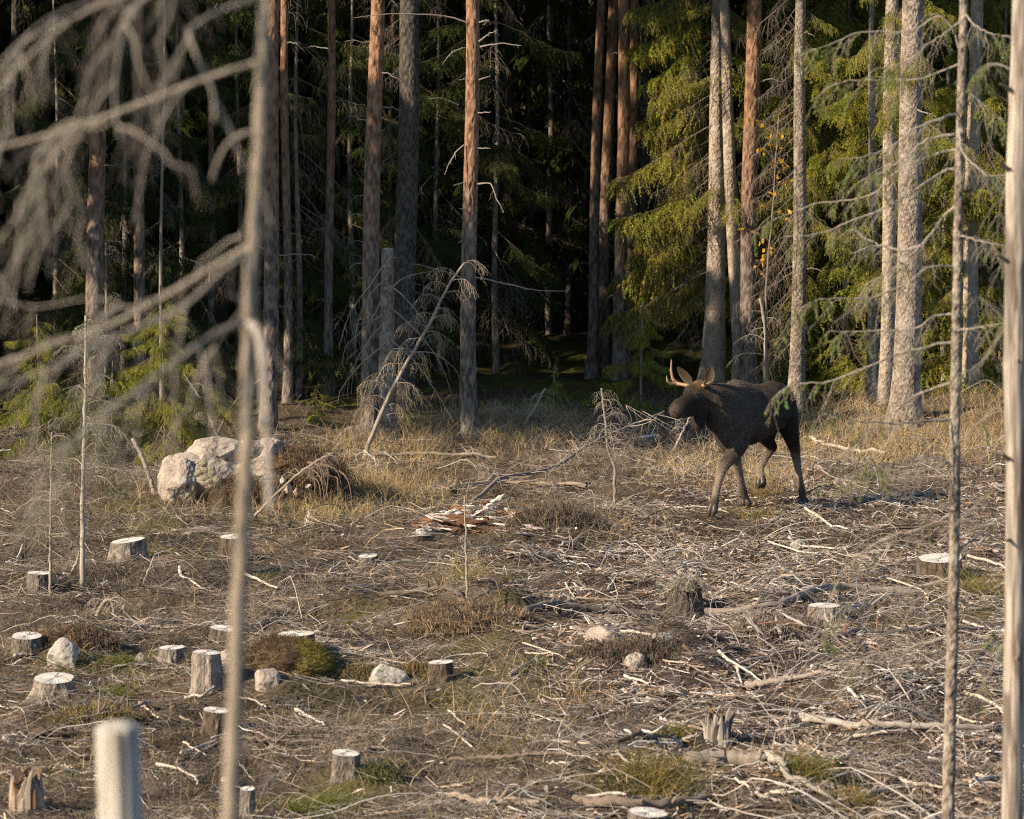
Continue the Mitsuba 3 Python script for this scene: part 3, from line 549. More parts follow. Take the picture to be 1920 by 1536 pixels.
boulder(1238, 1198, 66, 30, 'pinkish brown flat boulder beside the bright pointed one', 8, 'granite')
boulder(1192, 1236, 46, 34, 'small reddish stone below the flat pinkish boulder', 9, 'granite')
boulder(422, 1228, 34, 30, 'small pale rock touching the right side of the tall rough stump', 10, 'granite')
boulder(260, 1232, 26, 26, 'small grey stone left of the pale rooted stump', 11)
boulder(1498, 1020, 36, 20, 'small pale stone on the brash right of the moose', 12)
boulder(1220, 1312, 46, 20, 'small tilted brown stone in the dark brash', 13, 'granite')
boulder(1250, 1390, 80, 20, 'flat pale stone slab sunk in the brash', 14)
boulder(1550, 1470, 46, 16, 'flat pale stone by the grass clump at the lower right', 15)
boulder(500, 1265, 60, 40, 'reddish stone set in the shaded side of the mossy mound', 16, 'granite')
# the big boulder with its cap of blocks and turf
t = thing('granite_boulder', 'big pinkish granite boulder with cracked blocks on top and turf hanging down its front', 'rock'); g0 = G(430, 962); Yb = g0[1] + .6; q = ppm(Yb)
def rk(u, v, w, h, dy, seed, name, mat='granite', **kw):
    c = at(u, v, Yb + dy); part(t, name, rock(c, np.array([w / 2 / q, .55 * w / 2 / q + .12, h / 2 / q]), seed, **kw), mat, smooth=35)
rk(398, 900, 215, 160, .30, 21, 'main_block', planes=16, rough_=.22, freq=1.3); rk(330, 904, 80, 108, -.10, 22, 'block', planes=18, rough_=.2); rk(420, 846, 104, 62, .25, 23, 'block', planes=20, rough_=.18); rk(362, 868, 90, 44, .2, 25, 'block', planes=18, rough_=.2)
rk(474, 842, 76, 56, .35, 24, 'block', planes=18, rough_=.2); rk(512, 838, 70, 44, .6, 26, 'block', planes=18, rough_=.2); rk(492, 886, 160, 124, .32, 27, 'block', planes=14, rough_=.2)
def turf(tkey, name, c, size, n, seed, cols, stem=(.05, .14), down=.5):
    rr = np.random.default_rng(seed); v, f = rock(c, size, seed, 3, .35, 4, 2.4); k = meshkit.fbm(v * 6, 3, seed)
    part(tkey, name, (v, f), 'wood_vc', (np.asarray(cols[0]) * (.45 + 1.1 * k[:, None])).clip(.01, .5), True)
    pts, fi = trimesh.sample.sample_surface(trimesh.Trimesh(v, f, process=False), n, seed=seed); nn = np.cross(v[f[fi, 1]] - v[f[fi, 0]], v[f[fi, 2]] - v[f[fi, 0]]); nn /= np.linalg.norm(nn, axis=1, keepdims=True)
    L = rr.uniform(*stem, n)[:, None]; d = nn * .8 + rr.normal(0, .5, nn.shape)
    C = np.stack([pts, pts + d * L * .5, pts + d * L * .9 - np.array([0, 0, down]) * L], 1)
    v2, f2 = tubes(C, np.array([[.004, .003, .0015]]), 3, False)
    part(tkey, name + '_twigs', (v2, f2), 'wood_vc', vcol(9, tint(cols[1], n, rr, .4, .08))); labels[f'{tkey}__{name}_twigs'] = {'kind': 'stuff'}
turf(t, 'turf', at(452, 928, Yb - .1), np.array([56 / q, .34, 36 / q]), 2600, 31, [(.085, .062, .04), (.14, .095, .055)], down=.9)
rr = np.random.default_rng(12)
for k, (u, v, s) in enumerate([(388 + rr.normal(0, 10), 888 + rr.normal(0, 14), rr.uniform(.025, .06)) for _ in range(18)]):
    part(t, 'lichen_cushion', rock(at(u, v, Yb - .42), np.array([s, s * .7, s * .8]), 60 + k, 0, .3, 3, 3), 'wood_vc', np.array([.25, .235, .16]), True)
tm = thing('root_plate', 'dark torn up root plate with earth and hanging roots right of the granite boulder', 'root plate')
turf(tm, 'earth', at(570, 895, Yb + .35), np.array([74 / q, .5, 46 / q]), 3200, 32, [(.05, .036, .026), (.11, .08, .055)], (.06, .22), 1.0)
turf(tm, 'turf', at(545, 868, Yb + .4), np.array([66 / q, .5, 26 / q]), 1800, 33, [(.11, .078, .045), (.19, .135, .08)])
for k, (u, v, w, h) in enumerate([(541, 915, 16, 20), (556, 922, 12, 14), (530, 900, 10, 16), (580, 912, 12, 10)]):
    part(tm, 'stone', rock(at(u, v, Yb - .22), np.array([w / q / 1.6, .08, h / q / 1.6]), 70 + k, 12, .3, 4), 'granite', smooth=35)
for k in range(10):
    s0 = at(600 + rr.uniform(-30, 28), 872 + rr.uniform(-8, 24), Yb - .05); e = s0 + [rr.uniform(-.1, .35), -rr.uniform(.1, .4), -rr.uniform(.2, .45)]
    part(tm, 'root', tubes([resample([s0, (s0 + e) / 2 + [.06, -.05, .12], e], 7)], [np.linspace(.014, .004, 7)], 5), 'wood_vc', (.17, .13, .10))
HEAPS = [(1030, 975, 84, 34, 'brush_mound', 'dark shaggy mound of brush at the right end of the rotten white wood', [(.05, .04, .032), (.12, .10, .082)], 2600), (140, 1195, 80, 34, 'heather_mound', 'dark brown heather mound behind the pale rounded boulder', [(.075, .052, .036), (.15, .105, .072)], 2400),
         (172, 1345, 74, 26, 'heather_mound', 'olive brown heather mound above the fence post', [(.12, .10, .045), (.20, .155, .07)], 2200), (660, 1262, 46, 24, 'heather_mound', 'brown mossy bank at the left of the speckled boulder', [(.10, .08, .04), (.17, .135, .065)], 1400), (776, 1256, 36, 24, 'heather_mound', 'brown mossy bank between the speckled boulder and the small round stump', [(.10, .08, .04), (.17, .13, .065)], 1300),
         (706, 1448, 44, 30, 'heather_mound', 'dark green mossy hump right of the white topped stump', [(.06, .062, .03), (.10, .105, .05)], 1500), (1465, 1180, 95, 46, 'brush_mound', 'heap of splintered roots and reddish earth in the brash right of the shaggy stump', [(.075, .048, .034), (.25, .215, .185)], 3000), (1185, 1222, 110, 34, 'brush_mound', 'earthy brash mound in which the pinkish boulders lie', [(.06, .046, .036), (.15, .12, .095)], 2600),
         (640, 1020, 70, 20, 'heather_mound', 'grey brown heather hump below the golden grass', [(.09, .068, .05), (.16, .125, .095)], 1600), (800, 950, 24, 12, 'heather_mound', 'small dark mossy hump above the rotten white wood', [(.04, .036, .026), (.09, .08, .055)], 600), (880, 1150, 120, 34, 'heather_mound', 'broad brown heather rise in the middle of the clearing', [(.12, .09, .06), (.21, .16, .11)], 3400)]
for k, (u, v, hw, hh, nm, lab, cols, n) in enumerate(HEAPS):
    t = thing(nm, lab, 'mound'); g = G(u, v + hh * .6); q_ = ppm(g[1]); turf(t, 'earth', g + [0, hw / q_ * .5, -.04], np.array([hw / q_, hw / q_ * .6, hh / q_ * 1.15]), n, 500 + k, cols, (.04, .15) if nm == 'heather_mound' else (.06, .26), .6)
    if 'splintered roots' in lab:
        rr_ = np.random.default_rng(9)
        for j in range(46):
            p = g + [rr_.normal(.1, .45), rr_.uniform(-.45, .3), rr_.uniform(.02, .3)]; part(t, 'splinter', wedge(p, np.array([rr_.normal(.6, .5), rr_.normal(-.3, .5), rr_.normal(-.35, .4)]), rr_.uniform(.12, .4), rr_.uniform(.01, .03), rr_.uniform(.006, .016), rr_), 'wood_vc', np.array([(.44, .40, .37), (.33, .29, .26), (.20, .11, .07)][j % 3]))
# mossy mound
t = thing('mossy_mound', 'rounded mound with brown heather at its left and yellow green moss at its right', 'mound'); gm = G(535, 1262)
rr = np.random.default_rng(13); v, f = rock(gm + [0, .35, .02], np.array([.42, .5, .27]), 81, 0, .25, 4, 2)
mc = lerp(np.tile([.10, .07, .045], (len(v), 1)), np.array([.19, .165, .04]), sstep(.0, .25, v[:, 0] - gm[0] + .25 * (meshkit.fbm(v * 5, 3, 3) - .5)))
part(t, 'cushion', (v, f), 'wood_vc', (mc * (.6 + .8 * meshkit.fbm(v * 14, 3, 2)[:, None])).clip(.01, .6), True)
pts, fi = trimesh.sample.sample_surface(trimesh.Trimesh(v, f, process=False), 5000, seed=4); nn = np.cross(v[f[fi, 1]] - v[f[fi, 0]], v[f[fi, 2]] - v[f[fi, 0]]); nn /= np.linalg.norm(nn, axis=1, keepdims=True) + 1e-9
C = np.stack([pts - nn * .01, pts + nn * .03 + rr.normal(0, .012, pts.shape), pts + nn * .045 + rr.normal(0, .025, pts.shape)], 1); v2, f2 = ribbons(C, .004, rr)
part(t, 'moss', (v2, f2), 'leaf_vc', np.repeat((mc[f[fi, 0]] * rr.uniform(.7, 1.8, (5000, 1))).clip(.01, .6), 6, 0)); labels[f'{t}__moss'] = {'kind': 'stuff'}

# ------------------------------------------------------------------ rotten white log, logs, sticks
t = thing('decayed_log', 'rotten log fallen apart into white splinters and orange crumbs in the middle ground', 'log'); rr = np.random.default_rng(21)
for k in range(70):
    s = (k * .618) % 1; u = 785 + 215 * s + rr.normal(0, 6); v = 998 - 24 * math.sin(3.0 * s) + rr.uniform(-20, 14); gpt = G(u, v + 8)
    part(t, 'splinter', wedge(gpt + [0, 0, .02 + rr.uniform(0, .07) + .08 * math.sin(3 * s) * (v < 985)], np.array([rr.choice([-1, 1]), rr.normal(0, .9) - .3, rr.normal(0, .22)]), rr.uniform(.10, .42), rr.uniform(.015, .06), rr.uniform(.010, .03), rr), 'wood_vc',
         np.array([(.72, .64, .56), (.62, .54, .47), (.60, .56, .53), (.33, .29, .28), (.24, .12, .06)][k % 5]) * rr.uniform(.85, 1.1))
gp = G(925, 958); part(t, 'splinter', wedge(gp + [0, 0, .12], np.array([1, -.2, .75]), .36, .045, .04, rr), 'wood_vc', np.array([.66, .61, .56]))
v, f = rock(G(850, 992) + [0, .3, -.05], np.array([.55, .45, .17]), 91, 0, .35, 5, 2); part(t, 'crumbled_wood', (v, f), 'wood_vc', (np.array([.15, .078, .045]) * (.5 + 1.0 * meshkit.fbm(v * 14, 3, 2)[:, None])), True)
def on_ground(uv, lift=.03, k=24):
    P = resample(np.array([G(u, v) for u, v in uv]), k); P[:, 2] = ground_z(P[:, 0], P[:, 1]) + lift; return P
def log(uv, w0, w1, label, col, seed, lift=.03, name='fallen_log', cat='log', stubs=4):
    t = thing(name, label, cat); P = on_ground(uv, 0); q = ppm(P[0, 1]); r0, r1 = w0 / 2 / q, w1 / 2 / q; rr = np.random.default_rng(seed)
    zs = np.maximum(np.interp(np.linspace(0, 1, 24), [0, .5, 1], [P[0, 2], max(P[10:14, 2].max(), (P[0, 2] + P[-1, 2]) / 2), P[-1, 2]]), P[:, 2]); P[:, 2] = zs + r0 * .7 + lift
    P += rr.normal(0, .008, P.shape); R = np.linspace(r0, r1, 24) * (1 + rr.normal(0, .05, 24))
    v, f = tubes([P], [R], 12); part(t, 'stem', (v, f), 'wood_vc', (np.asarray(col) * (.45 + 1.1 * meshkit.fbm(v * [4, 25, 25], 3, seed)[:, None])).clip(.01, .7), True)
    for k in range(stubs):
        i = rr.integers(3, 21); d = np.array([rr.normal(0, .5), rr.normal(-.2, .6), rr.uniform(.2, 1)]); d /= np.linalg.norm(d); L = rr.uniform(.08, .3)
        part(t, 'branch_stub', tubes([resample([P[i], P[i] + d * L], 4)], [[r1 * .3 + .006, r1 * .25 + .005, .005, .003]], 5), 'wood_vc', np.asarray(col) * 1.15)
    return t
log([(715, 1124), (790, 1131), (872, 1141)], 9, 12, 'dark thin log in the heather left of the middle', (.12, .10, .085), 1)
log([(985, 1155), (1100, 1164), (1240, 1160)], 16, 17, 'thick dark grey log half buried above the bright boulder', (.16, .14, .125), 2, .0)
log([(1290, 1150), (1440, 1140), (1600, 1122), (1730, 1118)], 12, 15, 'long weathered grey log lying across the brash on the right', (.24, .21, .19), 3, .02)
log([(1400, 1292), (1500, 1282), (1560, 1272)], 14, 8, 'grey log in the brash under the thin spruce branches', (.28, .245, .22), 4)
log([(1080, 1512), (1170, 1516), (1330, 1510)], 20, 18, 'barked log at the bottom edge beside the pale stump', (.20, .165, .135), 5)
log([(1290, 1432), (1380, 1440), (1440, 1432)], 34, 30, 'fat weathered log among grass at the lower right', (.27, .235, .205), 6, -.03)
log([(1440, 1425), (1480, 1470), (1560, 1505)], 18, 10, 'curved splintered log in the lower right corner area', (.33, .30, .26), 7)
log([(1470, 1512), (1560, 1512), (1620, 1525)], 26, 14, 'dark half rotten log at the bottom right edge', (.13, .11, .095), 8, -.02)
log([(840, 1498), (900, 1508), (1010, 1515)], 10, 14, 'pale stripped log lying in twigs near the bottom middle', (.34, .28, .22), 9, .02)
log([(690, 867), (800, 866), (930, 868)], 6, 5, 'thin grey log in the golden grass behind the clearing', (.26, .23, .20), 10, .08)
log([(840, 926), (960, 922), (1100, 925)], 9, 8, 'pale log on the ground right behind the rotten white wood', (.33, .27, .21), 11, .04)
log([(130, 1362), (210, 1345), (282, 1327)], 5, 7, 'thin bent grey log above the fence post', (.22, .19, .165), 12, .06)
log([(450, 1400), (540, 1402), (640, 1404)], 7, 6, 'thin dark log lying left of the short white topped stump', (.15, .125, .105), 13, .05)
log([(840, 1442), (950, 1440), (1060, 1430)], 7, 9, 'dark bent log among the bottom brushwood', (.16, .135, .115), 14, .07)
log([(1060, 1415), (1100, 1412), (1260, 1385)], 12, 8, 'dark log end with orange cut in the bottom middle', (.11, .09, .075), 15, .03)
log([(1560, 1210), (1680, 1195), (1850, 1188)], 9, 7, 'grey log lying behind the thin spruce trunk on the right', (.25, .22, .20), 16, .04)
log([(1500, 1350), (1650, 1368), (1860, 1372)], 14, 10, 'silvery log across the lower right brash', (.36, .33, .30), 17, .02)
log([(1520, 830), (1600, 855), (1660, 862)], 7, 6, 'bleached pole in the golden grass behind the moose', (.5, .44, .38), 18, .08)
log([(60, 1385), (140, 1383), (180, 1386)], 16, 13, 'short dark log left of the fence post', (.12, .095, .08), 19)
# white sticks that can be told apart
sticks = [[(985, 1230), (1040, 1236), (1060, 1240)], [(40, 1178), (72, 1180)], [(0, 1328), (45, 1342)], [(337, 1350), (365, 1363)], [(345, 1400), (385, 1425)], [(550, 1270), (640, 1288)], [(640, 1285), (770, 1285)], [(1008, 1130), (1045, 1158)], [(1060, 1100), (1080, 1132)],
          [(885, 1068), (905, 1092), (930, 1098)], [(1050, 1048), (1100, 1055)], [(1122, 1070), (1180, 1068)], [(1140, 1110), (1165, 1085)], [(1190, 1290), (1255, 1300)], [(1170, 1275), (1215, 1290)], [(1290, 1370), (1400, 1390)], [(1380, 1255), (1390, 1290)], [(1530, 1230), (1565, 1210)],
          [(1440, 1020), (1600, 1050)], [(1330, 1030), (1440, 985)], [(1510, 960), (1590, 1000)], [(1540, 890), (1700, 950)], [(1700, 940), (1760, 900)], [(1570, 830), (1600, 860)], [(870, 1110), (980, 1112)], [(655, 1050), (680, 1065)], [(1095, 1200), (1150, 1180)], [(1240, 1440), (1290, 1470)],
          [(1600, 1390), (1700, 1380)], [(1500, 1400), (1560, 1440)], [(1590, 1300), (1620, 1320)], [(1330, 1120), (1420, 1170)], [(1420, 1120), (1500, 1080)], [(1240, 1080), (1330, 1060)], [(1500, 1060), (1560, 1035)], [(1640, 1000), (1740, 990)], [(1660, 1280), (1760, 1250)], [(560, 1345), (620, 1360)],
          [(215, 1258), (300, 1252)], [(0, 1460), (90, 1448)], [(840, 1340), (880, 1372)], [(690, 1170), (750, 1150)], [(1560, 1150), (1720, 1100)], [(1700, 1330), (1790, 1290)], [(1420, 1500), (1480, 1440)], [(600, 1085), (680, 1078)], [(450, 1080), (520, 1110)], [(520, 1330), (590, 1330)]]
rr = np.random.default_rng(31)
for k in range(130):
    u, v = rr.uniform(1020, 1900), 985 + 540 * rr.random() ** .8
    L = rr.uniform(35, 110); a = rr.normal(0, .33); sticks.append([(u, v), (u + L * .5, v - L * .5 * math.sin(a) + rr.normal(0, 4)), (u + L * math.cos(a), min(v - L * math.sin(a), 1540))])
for k in range(40):
    u, v = rr.uniform(10, 1000), rr.uniform(1010, 1530); L = rr.uniform(30, 90); a = rr.normal(0, .4); sticks.append([(u, v), (u + L * .5, v - L * .5 * math.sin(a) + rr.normal(0, 5)), (u + L * math.cos(a), min(v - L * math.sin(a), 1540))])
LAND = [('the splintered stump', 1345, 1338), ('the shaggy dark stump', 1285, 1110), ('the moose', 1400, 900), ('the wide stump at the right', 1762, 1060), ('the fat lower right log', 1370, 1430), ('the bright pointed boulder', 1128, 1190), ('the rotten white wood', 890, 990), ('the mossy mound', 540, 1230), ('the fence post', 220, 1440),
        ('the tall rough stump', 388, 1250), ('the speckled boulder', 722, 1258), ('the granite boulder', 430, 900), ('the white topped stump', 648, 1425), ('the straw and green grass', 1830, 1130), ('the ochre grass clump', 1600, 1515), ('the bottom edge stump', 1215, 1523), ('the bare foreground snag', 1890, 1330), ('the lone dry twig', 876, 1080), ('the low square grey stump', 1545, 1145)]
TONES = [('pale', (.56, .49, .42)), ('grey', (.44, .39, .345)), ('white', (.62, .56, .50)), ('dull brown', (.33, .275, .23))]
slots = {}
for k, uv in enumerate(sticks):
    mu, mv_ = np.mean([p[0] for p in uv]), np.mean([p[1] for p in uv]); ln, lu, lv_ = min(LAND, key=lambda l: (l[1] - mu) ** 2 + (1.6 * (l[2] - mv_)) ** 2); du, dv = mu - lu, 1.6 * (mv_ - lv_)
    side = ('right of' if du > 0 else 'left of') if abs(du) > abs(dv) else ('below' if dv > 0 else 'above'); slots.setdefault((ln, side, k % 4), []).append((math.hypot(du, dv), k))
lab_of = {}
ORD = ['nearest', 'second nearest', 'third nearest', 'fourth nearest', 'fifth nearest', 'sixth nearest', 'seventh nearest', 'eighth nearest']
for (ln, side, tn), ks in slots.items():
    for o, (_, k) in enumerate(sorted(ks)): lab_of[k] = f'{ORD[o] + " of the" if len(ks) > 1 else "the only"} {TONES[tn][0]} dead stick{"s" if len(ks) > 1 else ""} {side} {ln}'
for k, uv in enumerate(sticks):
    t = thing('dead_stick', lab_of[k], 'stick', 'dead sticks lying on the clearing')
    P = on_ground(uv, .03, 12); P[:, 2] = np.linspace(P[0, 2], P[-1, 2], 12) * .5 + .5 * P[:, 2] + .02 * rr.random(); P += rr.normal(0, .0035, P.shape)
    v, f = tubes([P], [np.linspace(1, rr.uniform(.3, .7), 12) * rr.uniform(.008, .021)], 6)
    put(t, (v, f), 'wood_vc', (np.array(TONES[k % 4][1]) * (.6 + .8 * meshkit.fbm(v * [6, 40, 40], 2, k)[:, None])).clip(.01, .8), True)
# grass clumps
for k, (u, v, w, h, lab, dry) in enumerate([(600, 1525, 150, 34, 'bright green grass clump at the bottom edge left of the middle', .1), (1225, 1462, 170, 50, 'tall yellow green grass clump in the bottom middle', .6), (1515, 1452, 90, 44, 'dense green and straw grass tussock among the lower right logs', .5),
        (1600, 1520, 90, 30, 'ochre grass clump at the bottom right edge', .7), (1005, 1250, 40, 14, 'small bright green grass tuft on the bare dark soil', 0), (1830, 1120, 120, 50, 'tall straw and green grass behind the thin spruce on the right', .6), (215, 1312, 50, 26, 'green grass tuft below the splayed stump', .1),
        (190, 1250, 60, 16, 'small green grass tuft beside the pale boulder', .1), (235, 1245, 50, 20, 'green grass tuft left of the small grey stone', .1), (950, 1092, 26, 12, 'tiny green tuft right of the thin dead twig', 0), (1100, 975, 40, 16, 'green grass tuft in the shadow behind the rotten wood', .1), (885, 1100, 60, 44, 'straw coloured grass tuft around the thin dead twig', .8),
        (655, 1175, 50, 16, 'small green grass tuft above the pale topped stump', .2), (1270, 1378, 44, 18, 'green grass tuft beside the flat stone slab', .2), (700, 940, 90, 50, 'golden grass tussock left of the rotten white wood', 1), (1425, 935, 40, 44, 'golden grass tussock under the moose', 1), (1420, 975, 70, 22, 'low grass patch by the front legs of the moose', .5)]):
    t = thing('grass_clump', lab, 'grass'); labels[t]['kind'] = 'stuff' if w > 400 else labels[t].get('kind', 'object'); labels[t].pop('kind'); g = G(u, v); q = ppm(g[1]); n = int(90 + w * 4); r_ = np.random.default_rng(300 + k)
    xx = g[0] + r_.normal(0, w / 2 / q * .5, n); yy = g[1] + r_.normal(0, w / 2 / q * .45, n)
    c = np.where(r_.random((n, 1)) < dry, tint((.36, .27, .12), n, r_, .2), tint((.15, .175, .04), n, r_, .3))
    v_, f_ = stems(xx, yy, r_.uniform(.5, 1.2, n) * h / q * 1.35 + .03, r_, .4, .7, r_.uniform(.002, .004, n), 5); put(t, (v_, f_), 'leaf_vc', vcol(10, c))

# ------------------------------------------------------------------ boughs
def bough(L, seed, live, sag=.35, sec=26, ter=7, need=16, nl=.020, nw=.0026, col=(.115, .135, .026), comb=.9, tips=False, wcol=(.12, .095, .07), wr=.75):
    r = np.random.default_rng(seed); s = np.linspace(0, 1, 10)
    main = np.stack([L * s, .06 * L * np.sin(3 * s + seed), -sag * L * s ** 1.3 * 1.25 + .22 * L * s ** 3], -1)[None]
    main += r.normal(0, .008 * L, main.shape) * s[None, :, None]
    a = spawn(main, sec, .18, .99, (.34 * L, .52 * L), r, .9, .35, .72, flat=.12)
    b = spawn(a, ter, .15, 1.0, (.07 * L + .03, .15 * L + .05), r, .7, comb, .35, flat=.35, kk=4)
    W = [tubes(main, np.linspace(.011, .003, 10)[None] * L / 1.6, 5), tubes(a, (np.linspace(.0042, .0016, 5)[None]) * wr, 3, False), tubes(b, np.linspace(.0022, .0012, 4)[None] * wr, 3, False)]
    w = join(*W); wc = np.tile(np.array(wcol), (len(w[0]), 1)) * (.6 + .8 * meshkit.fbm(w[0] * 9, 2, seed)[:, None])
    if not live: return w, wc, None
    shoots = np.concatenate([b, np.stack([a[:, 2], a[:, 2] * .5 + a[:, 3] * .5, a[:, 3], a[:, 4]], 1)])
    keep = r.random(len(shoots)) < live
    if tips:
        dist = shoots[:, :, 0].mean(1) / L; keep &= r.random(len(shoots)) < sstep(.30, .75, dist + .5 * np.abs(shoots[:, :, 1].mean(1)) / L)
    return w, wc, needles(shoots[keep], need, nl, nw, r, col)
def group(name, spec):
    w, wc, nd = spec
    g = {'type': 'shapegroup', 'wood': mikit.ply(w, 'wood_vc', color=wc)}
    if nd is not None: g['needles'] = mikit.ply(nd[:2], 'leaf_vc', color=nd[2])
    scene[name] = g
for i in range(3):
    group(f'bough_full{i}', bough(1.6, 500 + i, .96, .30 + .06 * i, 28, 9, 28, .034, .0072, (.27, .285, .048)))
    group(f'bough_sparse{i}', bough(1.6, 510 + i, .9, .42 + .07 * i, 26, 8, 28, .034, .0072, (.29, .285, .048), 1.1, True, (.20, .165, .135), .9))
    group(f'bough_dead{i}', bough(1.6, 520 + i, 0, .45 + .1 * i, 16, 4, comb=1.2, wcol=(.22, .185, .155), wr=1.0))
    group(f'bough_shaded{i}', bough(1.7, 530 + i, .92, .34 + .06 * i, 24, 8, 18, .036, .0095, (.065, .095, .026)))  # shaded copy of the full bough: left forest's shade painted into darker needles
def inst(key, grp, pos, yaw, pitch, sc, sy=1.0):
    scene[key] = {'type': 'instance', 'shapegroup': {'type': 'ref', 'id': grp}, 'to_world': T().translate([float(t) for t in pos]).rotate([0, 0, 1], float(yaw)).rotate([0, 1, 0], float(pitch)).scale([float(sc), float(sc * sy), float(sc)])}
def crown_mesh(h0, h1, rad, n, seed, size=.5, col=(.05, .07, .018), power=1.0):
    r = np.random.default_rng(seed); z = h0 + (h1 - h0) * r.random(n) ** 1.15; rr_ = rad * (1 - (z - h0) / (h1 - h0)) ** power * np.sqrt(r.uniform(.05, 1, n)); a = r.uniform(0, 6.283, n)
    p = np.stack([rr_ * np.cos(a), rr_ * np.sin(a), z], -1); o = np.stack([np.cos(a), np.sin(a), -.5 * np.ones(n)], -1)
    C = np.stack([p, p + o * size * .5, p + o * size + [0, 0, -.1]], 1); v, f = ribbons(C, size * .28, r)
    return v, f, vcol(6, tint(col, n, r, .25))
for i in range(2):
    m = crown_mesh(0, 9, 2.0, 1500, 600 + i, .6); scene[f'spruce_top{i}'] = {'type': 'shapegroup', 'needles': mikit.ply(m[:2], 'leaf_vc', color=m[2])}
    m = crown_mesh(0, 7, 2.3, 1300, 610 + i, .6, (.06, .08, .03), .6); scene[f'pine_top{i}'] = {'type': 'shapegroup', 'needles': mikit.ply(m[:2], 'leaf_vc', color=m[2])}

# ------------------------------------------------------------------ trunks
def trunk_mesh(P, R, sides=18, bark=.05, seed=0, knots=0):
    v, f = tubes([P], [R], sides); n = len(P); k = np.repeat(np.arange(n), sides); c = P[k]; d = v[:n * sides] - c
    a = np.tile(np.arange(sides) / sides * 2 * np.pi, n); s = np.repeat(P[:, 2], sides)
    nz = meshkit.fbm(np.stack([np.cos(a) * 3.2 + seed, np.sin(a) * 3.2, s * 5], -1), 3, seed)
    v[:n * sides] = c + d * (1 + bark * (nz - .5) * 2)[:, None]; return v, f
def tree_axis(top, base, Y, height, lean=True):
    """a trunk whose line runs from the picture's top edge to its foot; carried on upwards to its height"""
    b = G(*base) if Y is None else at(base[0], base[1], Y); b[2] = ground_z(b[0], b[1]); a = at(top[0], top[1], b[1])
    dirv = (a - b) / max(a[2] - b[2], .5); zs = np.r_[np.arange(-.25, 8.0, .09), np.arange(8.0, height + .01, 1.0)]
    P = b + dirv * zs[:, None]; P[:, 0] += .02 * np.sin(zs * .9 + b[0] * 5); return P, b, dirv
def pine(top, base, w, label, seed, Y=None, height=19, bark='pine_bark', name='pine_tree', stubs=14, group_=None, long_=.7, cat='tree', crown=True, sides=18, w_top=None):
    t = thing(name, label, cat, group_); P, b, dv = tree_axis(top, base, Y, height); q = ppm(b[1]); rr = np.random.default_rng(seed)
    z = P[:, 2] - b[2]; R0 = w / 2 / q; Rt = (w_top or w * .82) / 2 / q; zt = max(top[1] * 0 + 6.5, 4)
    R = np.where(z < zt, R0 + (Rt - R0) * z / zt, Rt * np.maximum(1 - (z - zt) / (height + .5 - zt), .08)); R = R + R0 * .55 * np.exp(-np.maximum(z, 0) / .32)
    part(t, 'trunk', trunk_mesh(P, R, sides, .05, seed), bark, smooth=True)
    if stubs:
        for k in range(stubs):
            zz = rr.uniform(1.2, 6.9); i = int(np.argmin(abs(z - zz))); a = rr.uniform(-.6, math.pi + .6) if rr.random() < .5 else rr.choice([0.1, math.pi - .1]) + rr.normal(0, .4)
            d = np.array([math.cos(a), -math.sin(a) * .8, rr.uniform(-.25, .35)]); L = rr.uniform(.12, long_) * (1.0 if rr.random() < .6 else .45)
            C = resample([P[i], P[i] + d * (R[i] + L * .5) + [0, 0, .03], P[i] + d * (R[i] + L) + [0, 0, rr.uniform(-.25, .12) * L]], 8)[None]; C[0, 2:] += rr.normal(0, .012, (6, 3))
            ms = [tubes(C, np.linspace(.013, .005, 8)[None] * rr.uniform(.7, 1.2), 5)]
            if L > .35:
                s2 = spawn(C, rr.integers(2, 6), .45, 1, (.1, .3), rr, .8, .5); ms.append(tubes(s2, np.linspace(.0055, .002, 5)[None], 3, False))
            m = join(*ms); part(t, 'branch', m, 'wood_vc', np.array([.26, .235, .21]) * rr.uniform(.6, 1.15))
    if crown: inst(pkey(t, 'crown'), f'{"pine" if bark == "pine_bark" else "spruce"}_top{seed % 2}', P[-1] + dv * -(6.0 if bark == 'pine_bark' else 7.5), rr.uniform(0, 360), 0, 1.0)
    return t, P, R, z, b
def boughs(tr, z0, z1, n, kinds, scale, seed, arc=(0, 360), pitch=(4, 22)):
    t, P, R, z, b = tr; rr = np.random.default_rng(seed)
    for k in range(n):
        zz = z0 + (z1 - z0) * (k + rr.random()) / n; i = int(np.argmin(abs(z - zz))); yaw = rr.uniform(*arc); s = rr.uniform(*scale) * (1 - .25 * (zz - z0) / (z1 - z0))
        inst(pkey(t, 'bough'), kinds[rr.integers(len(kinds))], P[i], yaw, rr.uniform(*pitch), s, rr.uniform(.75, 1.05))
FULL, SPARSE, DEAD, SHADED = [f'bough_full{i}' for i in range(3)], [f'bough_sparse{i}' for i in range(3)], [f'bough_dead{i}' for i in range(3)], [f'bough_shaded{i}' for i in range(3)]

